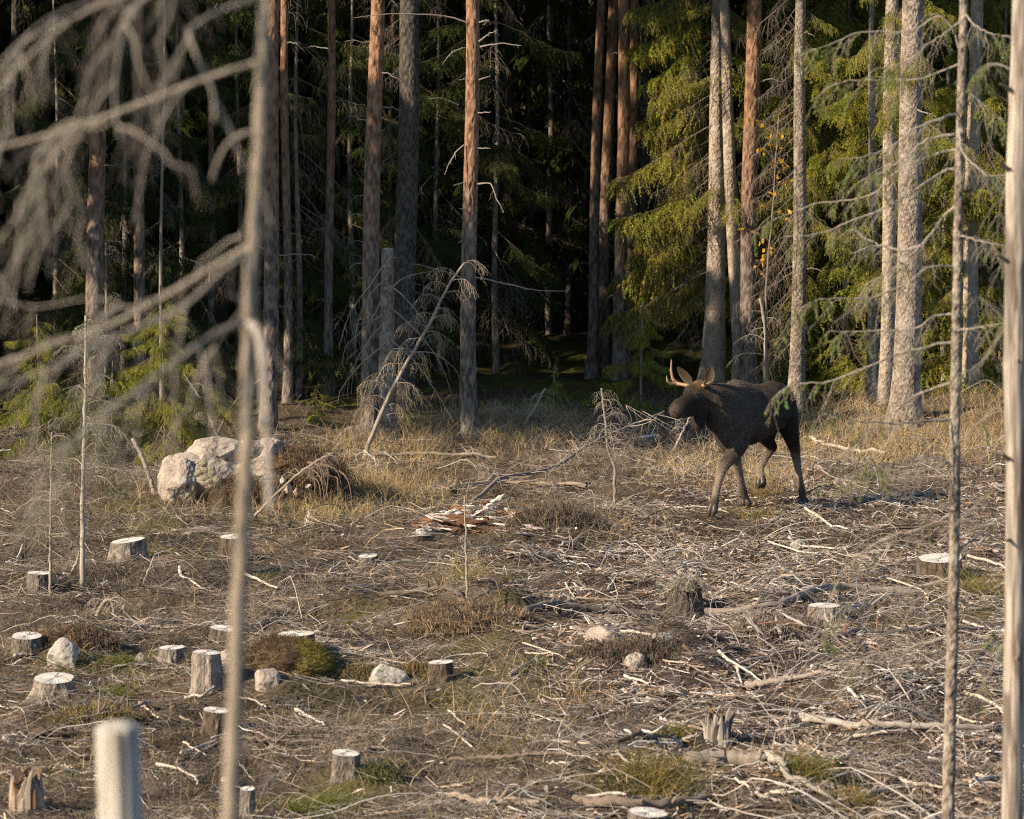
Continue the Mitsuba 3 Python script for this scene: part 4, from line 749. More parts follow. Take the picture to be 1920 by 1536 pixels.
# left forest edge: pines
p_main = pine((885, 0), (878, 812), 31, 'tall orange barked pine standing alone nearest the middle of the picture', 1, w_top=25, stubs=0)
p_two = pine((707, 0), (690, 816), 36, 'pine behind the cut pole snag with rows of short dead branch stubs', 2, w_top=27, stubs=16)
p_blur = pine((512, 0), (504, 812), 30, 'straight grey brown pine half hidden behind the blurred foreground trunk', 3, w_top=27, stubs=5)
def limb(parent, uvY, r0, r1, name='branch', col=(.27, .245, .22), sub=0, sublen=(.1, .3), seed=0, k=16, twl=.5):
    C = resample([at(u, v, Y) for u, v, Y in uvY], k)[None]; rr = np.random.default_rng(seed); C[0, 1:] += rr.normal(0, r0 * .35, (k - 1, 3))
    ms = [tubes(C, np.linspace(r0, r1, k)[None], 6)]; s2 = None
    if sub: s2 = spawn(C, sub, .2, 1, sublen, rr, .8, twl); ms.append(tubes(s2, np.linspace(r1 * .6 + .001, .0015, 5)[None], 3, False))
    m = join(*ms); part(parent, name, m, 'wood_vc', (np.asarray(col) * (.6 + .8 * meshkit.fbm(m[0] * 12, 2, seed)[:, None])).clip(.01, .6)); return C, s2
Y1 = p_main[4][1]
for k, pts in enumerate([[(874, 42), (820, 28), (750, 26), (664, 34)], [(900, 88), (945, 82), (976, 86)], [(872, 90), (850, 97), (834, 115)], [(898, 78), (920, 62), (934, 58)], [(898, 42), (915, 38), (908, 46)], [(898, 150), (920, 142)], [(896, 212), (920, 210)],
                         [(870, 272), (852, 290), (834, 328)], [(896, 278), (920, 278)], [(870, 342), (850, 348)], [(896, 345), (918, 344), (930, 370), (944, 398)], [(872, 148), (862, 150)], [(870, 392), (862, 391)], [(866, 452), (858, 455)], [(890, 520), (950, 532), (1010, 545), (1066, 546)], [(864, 520), (840, 512), (800, 500), (775, 495)]]):
    limb(p_main[0], [(u, v, Y1 - .1 - .12 * j) for j, (u, v) in enumerate(pts)], .013 if len(pts) > 2 else .011, .005, sub=4 if len(pts) > 2 else 0, sublen=(.06, .22), seed=900 + k, k=10)
# the darker trees behind them
EDGE = [((185, 0), (176, 790), 36, 69.5, 'pine_bark', 'broad pine with orange left side seen through the foreground twigs at the far left'), ((262, 0), (258, 790), 22, 70.5, 'pine_bark', 'slim orange pine second from the left picture edge'),
        ((394, 0), (396, 770), 13, 73, 'pine_bark', 'very thin reddish pine left of the blurred foreground trunk'), ((534, 0), (540, 795), 17, 71, 'pine_bark', 'thin pine close right of the blurred foreground trunk'), ((621, 0), (617, 790), 17, 72, 'pine_bark', 'dark reddish slim pine between the blurred trunk and the snag'),
        ((768, 0), (756, 800), 45, 70.5, 'shaded_bark', 'thick grey spruce trunk behind the leaning dead sapling'), ((736, 0), (728, 760), 9, 78, 'pine_bark', 'threadlike orange pine trunk deep in the shade behind the snag'), ((820, 0), (822, 730), 9, 82, 'pine_bark', 'thin dim trunk deep in the forest left of the lone orange pine'),
        ((985, 0), (1005, 720), 9, 84, 'pine_bark', 'thin dim trunk in the darkest part of the forest'), ((1070, 0), (1066, 730), 12, 82, 'shaded_bark', 'dim grey trunk left of the cluster of orange pines'), ((1126, 0), (1108, 748), 20, 77.5, 'pine_bark', 'leftmost dark pine of the cluster left of the moose'),
        ((1148, 0), (1128, 742), 23, 78.0, 'pine_bark', 'second dark pine of the cluster left of the moose'), ((1170, 0), (1163, 742), 26, 76.0, 'pine_bark', 'orange pine in the middle of the cluster left of the moose'), ((1192, 0), (1178, 735), 20, 77.0, 'pine_bark', 'slim orange pine at the right of the cluster left of the moose'),
        ((1212, 0), (1200, 735), 20, 78.5, 'shaded_bark', 'dark trunk partly hidden behind the right orange pine of the cluster'), ((30, 0), (32, 770), 16, 76, 'shaded_bark', 'dim trunk at the left picture edge behind the hanging twigs')]
for k, (tp, bs, w, Y, bk, lab) in enumerate(EDGE):
    tr = pine(tp, (bs[0], bs[1]), w, lab, 20 + k, Y=Y, bark=bk, name='pine_tree' if bk == 'pine_bark' else 'spruce_tree', stubs=5 if w > 14 else 2, sides=12)
    if bk == 'shaded_bark': boughs(tr, 1.5, 7.2, 9, DEAD, (.5, .9), 700 + k)
# sunlit right-hand trees
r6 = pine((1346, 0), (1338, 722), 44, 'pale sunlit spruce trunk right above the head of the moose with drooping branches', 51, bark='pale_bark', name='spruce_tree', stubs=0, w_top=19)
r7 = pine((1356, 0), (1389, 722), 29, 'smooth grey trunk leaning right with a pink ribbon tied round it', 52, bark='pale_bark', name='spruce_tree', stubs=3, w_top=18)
r8 = pine((1413, 0), (1400, 728), 31, 'bright orange pine with sunlit flaking bark above the back of the moose', 53, stubs=3, w_top=28)
r9 = pine((1503, 0), (1494, 768), 30, 'spruce trunk standing just behind the rump of the moose', 54, bark='spruce_bark', name='spruce_tree', stubs=4, w_top=20)
r10 = pine((1674, 0), (1660, 775), 27, 'slimmer trunk left of the thick pine on the right', 55, bark='pale_bark', name='spruce_tree', stubs=3, w_top=24)
r11 = pine((1714, 0), (1697, 795), 52, 'thickest sunlit pine trunk on the right half of the picture', 56, bark='spruce_bark', name='pine_tree', stubs=5, w_top=40)
r12 = pine((1636, 0), (1636, 765), 24, 'short shaded trunk at the foot of the slim trunk left of the thick pine', 57, bark='spruce_bark', name='spruce_tree', stubs=0, w_top=10)
r13 = pine((1830, 0), (1818, 745), 30, 'sunlit spruce trunk between the thin foreground spruce and the bare snag', 58, bark='pale_bark', name='spruce_tree', stubs=4, w_top=24)
boughs(r6, 2.0, 8.5, 34, SPARSE + SPARSE + FULL, (.85, 1.45), 71, (118, 188), (2, 24)); boughs(r6, .8, 4.5, 12, DEAD + SPARSE, (.6, 1.05), 72, (110, 190)); boughs(r6, 4.5, 9, 6, SPARSE + FULL, (.6, .9), 73, (300, 400))
boughs(r7, 3, 7.5, 5, SPARSE, (.4, .7), 74); boughs(r9, 1.2, 7.5, 26, DEAD, (.6, 1.0), 75, (120, 240)); boughs(r9, 2, 7.5, 8, SPARSE, (.5, .8), 76, (-90, 90))
boughs(r10, 2, 8, 14, SPARSE + DEAD, (.6, 1.0), 77); boughs(r11, 4.6, 8.5, 6, SPARSE, (.5, .9), 78); boughs(r13, 1.5, 8, 16, SPARSE + FULL + DEAD, (.6, 1.0), 79); boughs(r12, 2.2, 6.5, 12, FULL, (.7, 1.0), 80)
# pink ribbon round the leaning trunk
t, P, R, z, b = r7; i = int(np.argmin(abs(z - .62 * 1))); 
zr = at(1388, 662, b[1])[2]; i = int(np.argmin(abs(P[:, 2] - zr))); a = np.linspace(0, 2 * np.pi, 25); ring = P[i] + np.stack([np.cos(a), np.sin(a), .06 * np.sin(a)], -1) * (R[i] * 1.06 + .004)
lo = np.vstack([ring + [0, 0, .012], ring - [0, 0, .012]]); F = [[j, j + 1, 26 + j] for j in range(24)] + [[j, 26 + j, 25 + j] for j in range(24)]
rb = thing('marking_ribbon', 'pink plastic ribbon tied round the leaning grey trunk, its end hanging down', 'ribbon'); part(rb, 'loop', (lo, np.array(F)), 'ribbon_pink')
tp = resample([P[i] + [0, -R[i] - .015, 0], P[i] + [R[i] * .7, -R[i] - .03, -.06], P[i] + [R[i] + .05, -R[i] * .8, -.16], P[i] + [R[i] + .09, -R[i], -.26]], 9); lo = np.vstack([tp + [.004, 0, .015], tp - [.004, 0, .015]])
part(rb, 'tail', (lo, np.array([[j, j + 1, 10 + j] for j in range(8)] + [[j, 10 + j, 9 + j] for j in range(8)])), 'ribbon_pink')
# dense young spruces
def young(u, v, Y, h, label, seed, n, kinds=FULL, scale=(.7, 1.1), name='young_spruce', w=14, z0=.4, group_=None, cone=.75):
    b = at(u, v, Y); b[2] = ground_z(b[0], b[1]); t = thing(name, label, 'tree', group_); rr = np.random.default_rng(seed)
    zs = np.linspace(-.1, h, 30); P = b + np.stack([.03 * np.sin(zs + seed), 0 * zs, zs], -1); R = np.linspace(w / 2 / ppm(Y), .008, 30); part(t, 'trunk', trunk_mesh(P, R, 10, .04, seed), 'spruce_bark', smooth=True)
    for k in range(n):
        f_ = (k + rr.random()) / n; zz = z0 + (h - z0) * f_; i = int(np.argmin(abs(zs - zz))); inst(pkey(t, 'bough'), kinds[rr.integers(len(kinds))], P[i], rr.uniform(0, 360), rr.uniform(-2, 22), rr.uniform(*scale) * (1 - cone * f_), rr.uniform(.8, 1.05))
    return t, P, R, zs, b
for k, (u, v, Y, h, n, lab) in enumerate([(1585, 770, 75.5, 9.5, 66, 'dense green spruce between the trunk behind the moose and the thick pine'), (1770, 765, 74.5, 10, 70, 'dense green spruce right of the thick sunlit pine'), (1880, 770, 73.5, 10, 62, 'dense spruce behind the bare snag at the right edge'),
        (1650, 740, 79, 11, 50, 'olive green spruce deeper behind the slim trunk on the right'), (1545, 745, 77.5, 10.5, 60, 'olive green spruce filling the gap right of the trunk behind the moose'), (1480, 735, 82, 11, 40, 'olive spruce in the shade behind the trunk at the rump of the moose')]):
    young(u, v, Y, h, lab, 800 + k, n, FULL, (1.1, 1.75), z0=.15, cone=.45)
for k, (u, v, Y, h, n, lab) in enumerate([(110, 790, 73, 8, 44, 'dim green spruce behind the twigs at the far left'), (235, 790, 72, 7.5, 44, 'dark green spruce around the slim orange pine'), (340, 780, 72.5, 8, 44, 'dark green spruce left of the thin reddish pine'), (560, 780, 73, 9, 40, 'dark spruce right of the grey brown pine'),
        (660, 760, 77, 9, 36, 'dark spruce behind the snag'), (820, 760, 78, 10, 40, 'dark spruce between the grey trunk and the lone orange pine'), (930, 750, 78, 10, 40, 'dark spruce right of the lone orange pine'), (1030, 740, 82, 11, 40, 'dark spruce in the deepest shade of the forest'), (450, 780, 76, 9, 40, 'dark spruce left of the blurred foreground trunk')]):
    young(u, v, Y, h, lab, 820 + k, n, SHADED + SHADED + DEAD, (.8, 1.3), z0=.7, cone=.4)
young(1235, 735, 82, 10, 'dark spruce behind the cluster of orange pines', 848, 36, SHADED, (.9, 1.4), z0=.5, cone=.5)
young(1205, 775, 70.5, 1.9, 'small bushy spruce left of the head of the moose', 840, 26, SPARSE + FULL, (.5, .8), w=6, z0=.1)
young(1040, 800, 69, .9, 'tiny green spruce seedling in the brushwood at the forest edge', 841, 12, FULL, (.22, .36), w=4, z0=.1)
young(590, 815, 67.5, .6, 'low green spruce seedling right of the pine behind the boulder', 842, 12, FULL, (.22, .36), w=4, z0=.05)
young(305, 850, 62, 2.7, 'sunlit sparse young spruce behind the granite boulder', 843, 44, SPARSE + FULL + FULL, (.5, .85), w=6, z0=.3)
young(75, 850, 62, 2.2, 'grey green young spruce at the far left behind the thin saplings', 844, 40, SPARSE + DEAD + FULL, (.6, .95), w=6, z0=.2)
young(215, 850, 63, 1.5, 'low sunlit young spruce beside the tangle left of the leaning broken pole', 846, 22, SPARSE + FULL, (.4, .7), w=5, z0=.1)
young(390, 845, 62.5, 1.6, 'half bare young spruce between the boulder and the blurred trunk', 845, 22, SPARSE + DEAD, (.5, .8), w=6, z0=.1)
tg = thing('grey_dead_spruce', 'thin grey dead trunk standing in front of the dark spruces at the left', 'tree'); P, b, dv = tree_axis((305, 250), (302, 790), 69, 5.2); part(tg, 'trunk', tubes([P], [np.linspace(.035, .012, len(P))], 8), 'wood_vc', (.25, .225, .2), True)
for k in range(16):
    i = 12 + k * 3; inst(pkey(tg, 'bough'), DEAD[k % 3], P[min(i, len(P) - 1)], k * 137, 8, .32)

# ------------------------------------------------------------------ the clearing's standing and leaning dead wood
def px_stem(parent, pts, w0, w1, col, name='stem', k=30, sides=8, seed=0, mat='wood_vc', wob=.004):
    """pts: (u, v, Y) along a stem, w0, w1 its width in pixels at both ends"""
    P = resample([at(*p) for p in pts], k); rr = np.random.default_rng(seed); P[1:-1] += rr.normal(0, wob, (k - 2, 3))
    R = np.linspace(w0 / 2 / ppm(pts[0][2]), w1 / 2 / ppm(pts[-1][2]), k) * (1 + rr.normal(0, .05, k)); v, f = tubes([P], [R], sides)
    part(parent, name, (v, f), mat, None if mat != 'wood_vc' else (np.asarray(col) * (.5 + 1.0 * meshkit.fbm(v * [30, 30, 8], 3, seed)[:, None])).clip(.01, .7), True); return P, R
def gY(u, v): return G(u, v)[1]
Ys = gY(725, 832)
t = thing('snag', 'tall branchy pole stump with a flat sawn top in front of the left pines', 'snag')
P, R = px_stem(t, [(728, 838, Ys), (726, 650, Ys), (727, 466, Ys)], 38, 23, (.30, .27, .235), 'trunk', 60, 16, 1, 'spruce_bark', .001)
a = np.linspace(0, 2 * np.pi, 17)[:-1]; rim = P[-1] + np.stack([np.cos(a), np.sin(a), 0 * a], -1) * R[-1] * 1.0 + [0, 0, .004]; part(t, 'sawn_top', (np.vstack([rim, P[-1] + [0, 0, .006]]), np.array([[j, (j + 1) % 16, 16] for j in range(16)])), 'cut_wood', uv=np.vstack([rim - P[-1], [[0, 0, 0]]])[:, :2])
for k, pts in enumerate([[(736, 482), (746, 484)], [(718, 500), (690, 540), (655, 590), (640, 640)], [(716, 560), (680, 620), (648, 650), (642, 690)], [(716, 610), (690, 640), (660, 700)], [(716, 650), (680, 680), (640, 730)], [(738, 540), (770, 570), (800, 610)], [(736, 580), (780, 620), (830, 690), (850, 760)], [(736, 640), (780, 680), (820, 740), (850, 790)],
                         [(738, 700), (790, 740), (830, 790)], [(714, 700), (690, 740), (668, 800)], [(736, 540), (760, 520), (810, 510)], [(736, 660), (800, 660), (860, 700)], [(718, 590), (700, 600), (660, 610)], [(716, 530), (690, 560), (665, 640), (668, 660)]]):
    limb(t, [(u, v, Ys - .08 - .15 * j * (1 if k % 2 else -.3)) for j, (u, v) in enumerate(pts)], .012, .003, sub=14 if len(pts) > 2 else 0, sublen=(.1, .42), seed=40 + k, k=12, twl=.9, col=(.33, .29, .25))
Yl = gY(682, 862)
t = thing('leaning_dead_spruce', 'thin dead spruce leaning right across the snag, with drooping twigs and some green tips', 'dead tree')
lp = [(682, 862, Yl), (740, 722, Yl - .1), (800, 618, Yl - .15), (845, 530, Yl - .2), (872, 492, Yl - .2)]
px_stem(t, lp, 10, 4, (.33, .29, .25), 'trunk', seed=2)
r = np.random.default_rng(77)
for k in range(26):
    s = .16 + .84 * k / 26; P0 = resample([at(*p) for p in lp], 60)[int(s * 59)]; sd = 1 if k % 2 else -1
    L = r.uniform(.35, .85) * (1.15 - .5 * s); e = P0 + np.array([sd * L * r.uniform(.5, 1), r.uniform(-.5, .3) * L, r.uniform(-.35, .25) * L]); C = resample([P0, P0 * .45 + e * .55 + [0, 0, .14 * L], e + [0, 0, -.12 * L]], 10)[None]
    s1 = spawn(C, 11, .15, 1, (.10, .32), r, .9, .9, .4); s2 = spawn(s1, 4, .2, 1, (.04, .12), r, .8, .9)
    m = join(tubes(C, np.linspace(.007, .002, 10)[None], 5), tubes(s1, np.linspace(.0032, .0014, 5)[None], 3, False), tubes(s2, np.linspace(.0018, .0011, 5)[None], 3, False)); bk_ = part(t, 'branch', m, 'wood_vc', np.array([.34, .285, .225]) * r.uniform(.7, 1.15))
    if sd == 1 and .1 < s < .75 or k in (4, 6):
        nd = needles(np.concatenate([s1[len(s1) // 2:], s2[len(s2) // 2:]]), 11, .022, .0035, r, (.11, .12, .025)); part(bk_, 'needles', nd[:2], 'leaf_vc', nd[2])
# long fallen top lying across the grass
t = thing('fallen_spruce_top', 'long thin fallen spruce top slanting up to the right towards the head of the moose', 'dead tree')
Yf = gY(880, 950); fp = [(872, 953, Yf), (905, 925, Yf + .5), (941, 897, Yf + 1.2), (1012, 884, Yf + 2.0), (1131, 820, Yf + 3.5), (1215, 785, Yf + 4.2), (1245, 772, Yf + 4.6)]
px_stem(t, fp, 9, 4, (.22, .195, .17), 'trunk', 44, seed=3)
PP = resample([at(*p) for p in fp], 80); r = np.random.default_rng(78)
for k in range(26):
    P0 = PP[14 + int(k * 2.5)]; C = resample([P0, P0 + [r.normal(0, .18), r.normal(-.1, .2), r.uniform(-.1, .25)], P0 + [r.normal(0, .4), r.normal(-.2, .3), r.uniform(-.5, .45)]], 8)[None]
    s1 = spawn(C, 7, .2, 1, (.08, .28), r, .9, .7); m = join(tubes(C, np.linspace(.007, .002, 8)[None], 4), tubes(s1, np.linspace(.003, .0013, 5)[None], 3, False)); part(t, 'branch', m, 'wood_vc', np.array([.34, .29, .245]) * r.uniform(.7, 1.2))
def bare_sapling(name, label, pts, w0, w1, n, L, seed, col=(.33, .29, .245), s0=.1, green=0.0, droop=.5, up=.1, per=6, cat='dead tree'):
    t = thing(name, label, cat); px_stem(t, pts, w0, w1, col, 'trunk', seed=seed); r = np.random.default_rng(seed); PP = resample([at(*p) for p in pts], 100)
    for k in range(n):
        s = s0 + (1 - s0) * (k + r.random()) / n; P0 = PP[min(int(s * 99), 99)]; a = r.uniform(0, 6.283); l = L * r.uniform(.5, 1) * (1.15 - .75 * s) + .05
        d = np.array([math.cos(a), math.sin(a), up + r.normal(0, .15)]); e = P0 + d * l; C = resample([P0, P0 + d * l * .5 + [0, 0, .08 * l], e - [0, 0, droop * l * .5]], 8)[None]
        s1 = spawn(C, per, .2, 1, (.25 * l, .5 * l), r, .9, droop); s2 = spawn(s1, 3, .2, 1, (.05, .12), r, .8, droop)
        m = join(tubes(C, np.linspace(.006, .002, 8)[None], 4), tubes(s1, np.linspace(.0026, .0013, 5)[None], 3, False), tubes(s2, np.linspace(.0016, .001, 5)[None], 3, False)); bk_ = part(t, 'branch', m, 'wood_vc', np.asarray(col) * r.uniform(.7, 1.15))
        if r.random() < green and s > .3:
            nd = needles(np.concatenate([s1[:, 1:], s2[:, :4] if s2.shape[1] == 4 else s2[:, 1:]]), 14, .02, .003, r, (.10, .12, .025)); part(bk_, 'needles', nd[:2], 'leaf_vc', nd[2])
    return t
Ya = gY(1152, 952); bare_sapling('dead_sapling', 'crooked dead sapling with a kinked stem standing in the brushwood left of the moose', [(1152, 952, Ya), (1153, 880, Ya), (1140, 840, Ya), (1136, 800, Ya), (1128, 728, Ya)], 6.5, 4, 26, .55, 5, s0=.4, up=.1, droop=.7, col=(.25, .22, .19))
Yb_ = gY(154, 1100); bare_sapling('spruce_sapling', 'tall thin spruce sapling with a bare stem and a small green crown at the left', [(154, 1102, Yb_), (156, 900, Yb_), (160, 720, Yb_), (161, 592, Yb_)], 10, 5, 34, .85, 6, s0=.35, green=.62, up=.15, droop=.55, per=9, col=(.36, .33, .28), cat='tree')
Yc = gY(94, 1122); bare_sapling('dead_sapling', 'thinner bare sapling left of the tall thin spruce sapling', [(94, 1122, Yc), (95, 1000, Yc), (97, 810, Yc)], 6, 3, 26, .5, 7, s0=.35, green=.2, up=.1, droop=.6)
Yd = gY(876, 1132); bare_sapling('dead_sapling', 'straight thin dry twig standing alone in front of the rotten white wood', [(876, 1132, Yd), (874, 1040, Yd), (871, 930, Yd)], 5, 3, 5, .2, 8, s0=.3)
Ye = gY(290, 925); bare_sapling('dead_pole', 'leaning broken pole with a white end left of the granite boulder', [(292, 938, Ye), (272, 870, Ye), (248, 822, Ye)], 9, 7, 4, .3, 9, green=.3)
Yg_ = gY(318, 865); bare_sapling('dead_pole', 'short upright pale pole stump behind the left end of the granite boulder', [(320, 866, Yg_), (319, 820, Yg_), (318, 784, Yg_)], 7, 6, 5, .35, 10, col=(.42, .38, .33), green=.5)
Yg_ = gY(380, 850); bare_sapling('dead_pole', 'short pale broken pole just behind the granite boulder', [(378, 850, Yg_), (381, 825, Yg_), (383, 806, Yg_)], 9, 8, 1, .12, 11, col=(.45, .40, .35))
Yh = gY(415, 815); bare_sapling('dead_sapling', 'bare curving dead stem arching up to the right behind the granite boulder', [(408, 815, Yh), (430, 770, Yh), (468, 725, Yh), (500, 708, Yh), (536, 692, Yh)], 5, 3, 8, .16, 12, s0=.6, up=.6)
Yh = gY(350, 840); bare_sapling('dead_sapling', 'leaning bare stem behind the sunlit sparse young spruce', [(412, 830, Yh), (370, 740, Yh), (335, 690, Yh)], 6, 3, 14, .5, 13, s0=.2)
Yh = gY(200, 880); bare_sapling('dead_sapling', 'bare grey stem in the tangle left of the leaning broken pole', [(202, 880, Yh), (206, 800, Yh), (208, 745, Yh)], 6, 4, 20, .6, 14, s0=.2, green=.3)
Yh = 70; bare_sapling('dead_sapling', 'thin dead grey tree top standing before the dim spruces at the far left', [(199, 700, Yh), (199, 560, Yh), (198, 455, Yh)], 7, 3, 24, .6, 15, s0=.1, up=.2, col=(.25, .225, .2))
Yh = gY(478, 985); bare_sapling('dead_branch', 'dead branch with a fan of thin twigs leaning on the root plate', [(478, 968, Yh), (530, 915, Yh), (576, 876, Yh), (625, 850, Yh)], 6, 4, 14, .42, 16, s0=.55, up=.05, droop=.6, col=(.30, .25, .205), cat='branch')
for k, (a0, b0, c0, w, lab) in enumerate([((978, 802), (1005, 760), (1022, 728), 6, 'slanting grey pole in the brushwood at the forest edge'), ((915, 800), (925, 770), (930, 748), 5, 'short upright dead twig in the brushwood at the forest edge'), ((1260, 850), (1285, 800), (1300, 770), 5, 'slanting dead twig in front of the chest of the moose'), ((985, 780), (995, 760), (998, 745), 4, 'thin grey twig beside the slanting pole'),
                                          ((180, 1160), (205, 1125), (214, 1150), 9, 'bleached arched branch standing in the heather at the left'), ((130, 1080), (145, 1050), (150, 1030), 6, 'dark leaning twig beside the thin bare sapling'), ((20, 1130), (50, 1160), (82, 1182), 5, 'dark leaning stick by the low stump at the far left'), ((700, 900), (706, 880), (702, 856), 6, 'pale curved dead twig in the golden grass'),
                                          ((908, 905), (918, 885), (905, 872), 6, 'bleached bent twig in the grass left of the crooked sapling'), ((1435, 725), (1436, 640), (1425, 560), 9, 'crooked thin trunk behind the back of the moose')]):
    if b0[1] < 700: Yk = 70.5
    else: Yk = gY(*a0)
    bare_sapling('dead_branch', lab, [(a0[0], a0[1], Yk), (b0[0], b0[1], Yk), (c0[0], c0[1], Yk)], w, w * .6, 7, .3 if Yk < 70 else .8, 60 + k, s0=.3, cat='branch', per=5)
# young birch with its last yellow leaves
t = thing('young_birch', 'slender young birch with a few yellow autumn leaves beside the orange pine', 'tree'); r = np.random.default_rng(91); Yy = 69.2
px_stem(t, [(1440, 730, Yy), (1436, 560, Yy), (1448, 400, Yy), (1460, 220, Yy)], 5, 2, (.22, .18, .15), 'trunk', seed=4); PP = resample([at(*p) for p in [(1440, 730, Yy), (1436, 560, Yy), (1448, 400, Yy), (1460, 220, Yy)]], 100)
lv = []
for k in range(16):
    P0 = PP[40 + int(k * 3.6)]; a = r.uniform(0, 6.283); e = P0 + np.array([.42 * math.cos(a) - .12, .35 * math.sin(a), .22]); C = resample([P0, (P0 + e) / 2 + [0, 0, .04], e], 8)[None]; s1 = spawn(C, 4, .3, 1, (.08, .22), r, .8, .4)
    part(t, 'branch', join(tubes(C, np.linspace(.004, .0015, 8)[None], 4), tubes(s1, np.linspace(.002, .001, 5)[None], 3, False)), 'wood_vc', (.2, .16, .13)); lv.append(s1[:, [2, 4]].reshape(-1, 3))
lv = np.vstack(lv); lv = lv[r.random(len(lv)) < .85]
for k, p in enumerate(lv):
    s = r.uniform(.028, .05); ax = r.normal(0, 1, 3) + [0, 0, -.6]; ax /= np.linalg.norm(ax); ay = np.cross(ax, r.normal(0, 1, 3)); ay /= np.linalg.norm(ay); nz_ = np.cross(ax, ay)
    o = [(0, 0, 0), (.5, .42, .08), (1.0, .5, .02), (1.7, .18, -.08), (2.1, 0, -.12), (1.7, -.18, -.08), (1.0, -.5, .02), (.5, -.42, .08)]
    V = np.array([p + s * (x_ * ax + y_ * ay * 1.3 + z_ * nz_) for x_, y_, z_ in o]); part(t, 'leaf', (V, np.array([[0, i, i + 1] for i in range(1, 7)])), 'leaf_vc', np.array([.68, .40, .04]) * r.uniform(.7, 1.2))

# ------------------------------------------------------------------ foreground: thin spruce and bare snag on the right
Y1_ = 31.0
f1 = thing('thin_foreground_spruce', 'thin grey spruce in the right foreground with long nearly bare branches reaching left', 'tree')
tp = [(1776, 1680, Y1_), (1778, 1536, Y1_), (1783, 1300, Y1_), (1790, 1000, Y1_), (1791, 770, Y1_), (1797, 400, Y1_), (1807, 0, Y1_), (1815, -400, Y1_)]
b = at(1776, 1700, Y1_); tp[0] = (1776, 1536 + (at(1776, 1536, Y1_)[2] - ground_z(b[0], Y1_)) * ppm(Y1_) + 20, Y1_)
px_stem(f1, tp, 25, 13, None, 'trunk', 160, 14, 5, 'spruce_bark', .0012)
Zt = np.array([at(*p) for p in tp]); topz = Zt[-1]; px_stem(f1, [(1815, -400, Y1_), (1824, -800, Y1_), (1830, -1150, Y1_)], 13, 3, None, 'trunk_top', 20, 10, 6, 'spruce_bark', .001)
F1 = [[(1794, 214), (1717, 242), (1690, 262), (1644, 287), (1574, 298)], [(1794, 317), (1777, 318), (1743, 338), (1690, 372), (1655, 392), (1600, 412), (1540, 437), (1480, 443)], [(1793, 383), (1770, 405), (1745, 440), (1727, 460), (1700, 487), (1650, 520), (1610, 545)], [(1727, 460), (1690, 468), (1660, 463), (1620, 445), (1597, 428)],
      [(1791, 717), (1720, 740), (1697, 757), (1646, 791), (1600, 840), (1560, 860)], [(1790, 785), (1700, 793), (1600, 788), (1540, 770)], [(1793, 640), (1700, 660), (1615, 693), (1545, 717), (1493, 720), (1446, 752)], [(1791, 590), (1755, 592), (1720, 615), (1640, 622), (1560, 622)], [(1795, 250), (1740, 262), (1690, 300), (1640, 330), (1610, 340)],
      [(1800, 100), (1760, 30), (1700, 60), (1620, 60), (1540, 90), (1480, 110)], [(1803, 40), (1745, 80), (1690, 120), (1640, 130)], [(1799, 245), (1803, 280), (1827, 310), (1857, 329), (1888, 328)], [(1797, 440), (1840, 452), (1888, 461)], [(1790, 620), (1850, 612), (1890, 606)], [(1788, 860), (1720, 885), (1650, 880), (1575, 905)],
      [(1787, 960), (1730, 990), (1660, 1010), (1590, 1060), (1560, 1120)], [(1785, 1040), (1840, 1000), (1890, 960)], [(1788, 880), (1740, 855), (1690, 870), (1640, 872), (1600, 885)], [(1783, 1190), (1700, 1215), (1630, 1230), (1570, 1310)], [(1782, 1300), (1830, 1240), (1880, 1180)], [(1786, 1080), (1720, 1100), (1640, 1105), (1560, 1160), (1540, 1200)], [(1795, 160), (1850, 200), (1890, 235)], [(1792, 530), (1840, 560), (1885, 590)], [(1804, 20), (1850, 60), (1900, 70)],
      [(1792, 500), (1750, 500), (1700, 530), (1620, 560), (1540, 560), (1480, 600)], [(1798, 120), (1700, 150), (1600, 150), (1520, 190)], [(1795, 280), (1700, 310), (1620, 370), (1540, 380), (1440, 420)]]
r = np.random.default_rng(222)
def live_limb(parent, pts, Y, dY, r0, n1, n2, seed, green, sub_l=(.10, .38), col=(.30, .27, .235), ncol=(.17, .20, .06), need=30, droop=.8, nl=.022, nw=.0042, g0=.25):
    r = np.random.default_rng(seed); m_ = len(pts); C = resample([at(u, v, Y + dY * (j / (m_ - 1))) for j, (u, v) in enumerate(pts)], 22)[None]; C[0, 1:] += r.normal(0, .004, (21, 3))
    a = spawn(C, n1, .12, 1, sub_l, r, .8, droop, .4); b_ = spawn(a, n2, .2, 1, (.04, .13), r, .8, droop, .3, kk=4)
    m = join(tubes(C, np.linspace(r0, r0 * .22, 22)[None], 7), tubes(a, np.linspace(.0028, .0011, 5)[None], 4, False), tubes(b_, np.linspace(.0014, .0008, 4)[None], 3, False))
    k_ = part(parent, 'branch', m, 'wood_vc', (np.asarray(col) * (.55 + .9 * meshkit.fbm(m[0] * 25, 3, seed)[:, None])).clip(.01, .6))
    if green > 0:
        sh = np.concatenate([b_, a[:, 1:]]); s_ = np.r_[np.repeat(np.tile((np.arange(n1) + .5) / n1, 1), n2), (np.arange(n1) + .5) / n1]
        clump = np.sin(s_ * 17 + seed) * .35 + .1
        keep = r.random(len(sh)) < green * sstep(g0, .95, s_) + green * clump.clip(0)
        if keep.any():
            nd = needles(sh[keep], need, nl, nw, r, ncol); part(k_, 'needles', nd[:2], 'leaf_vc', nd[2])
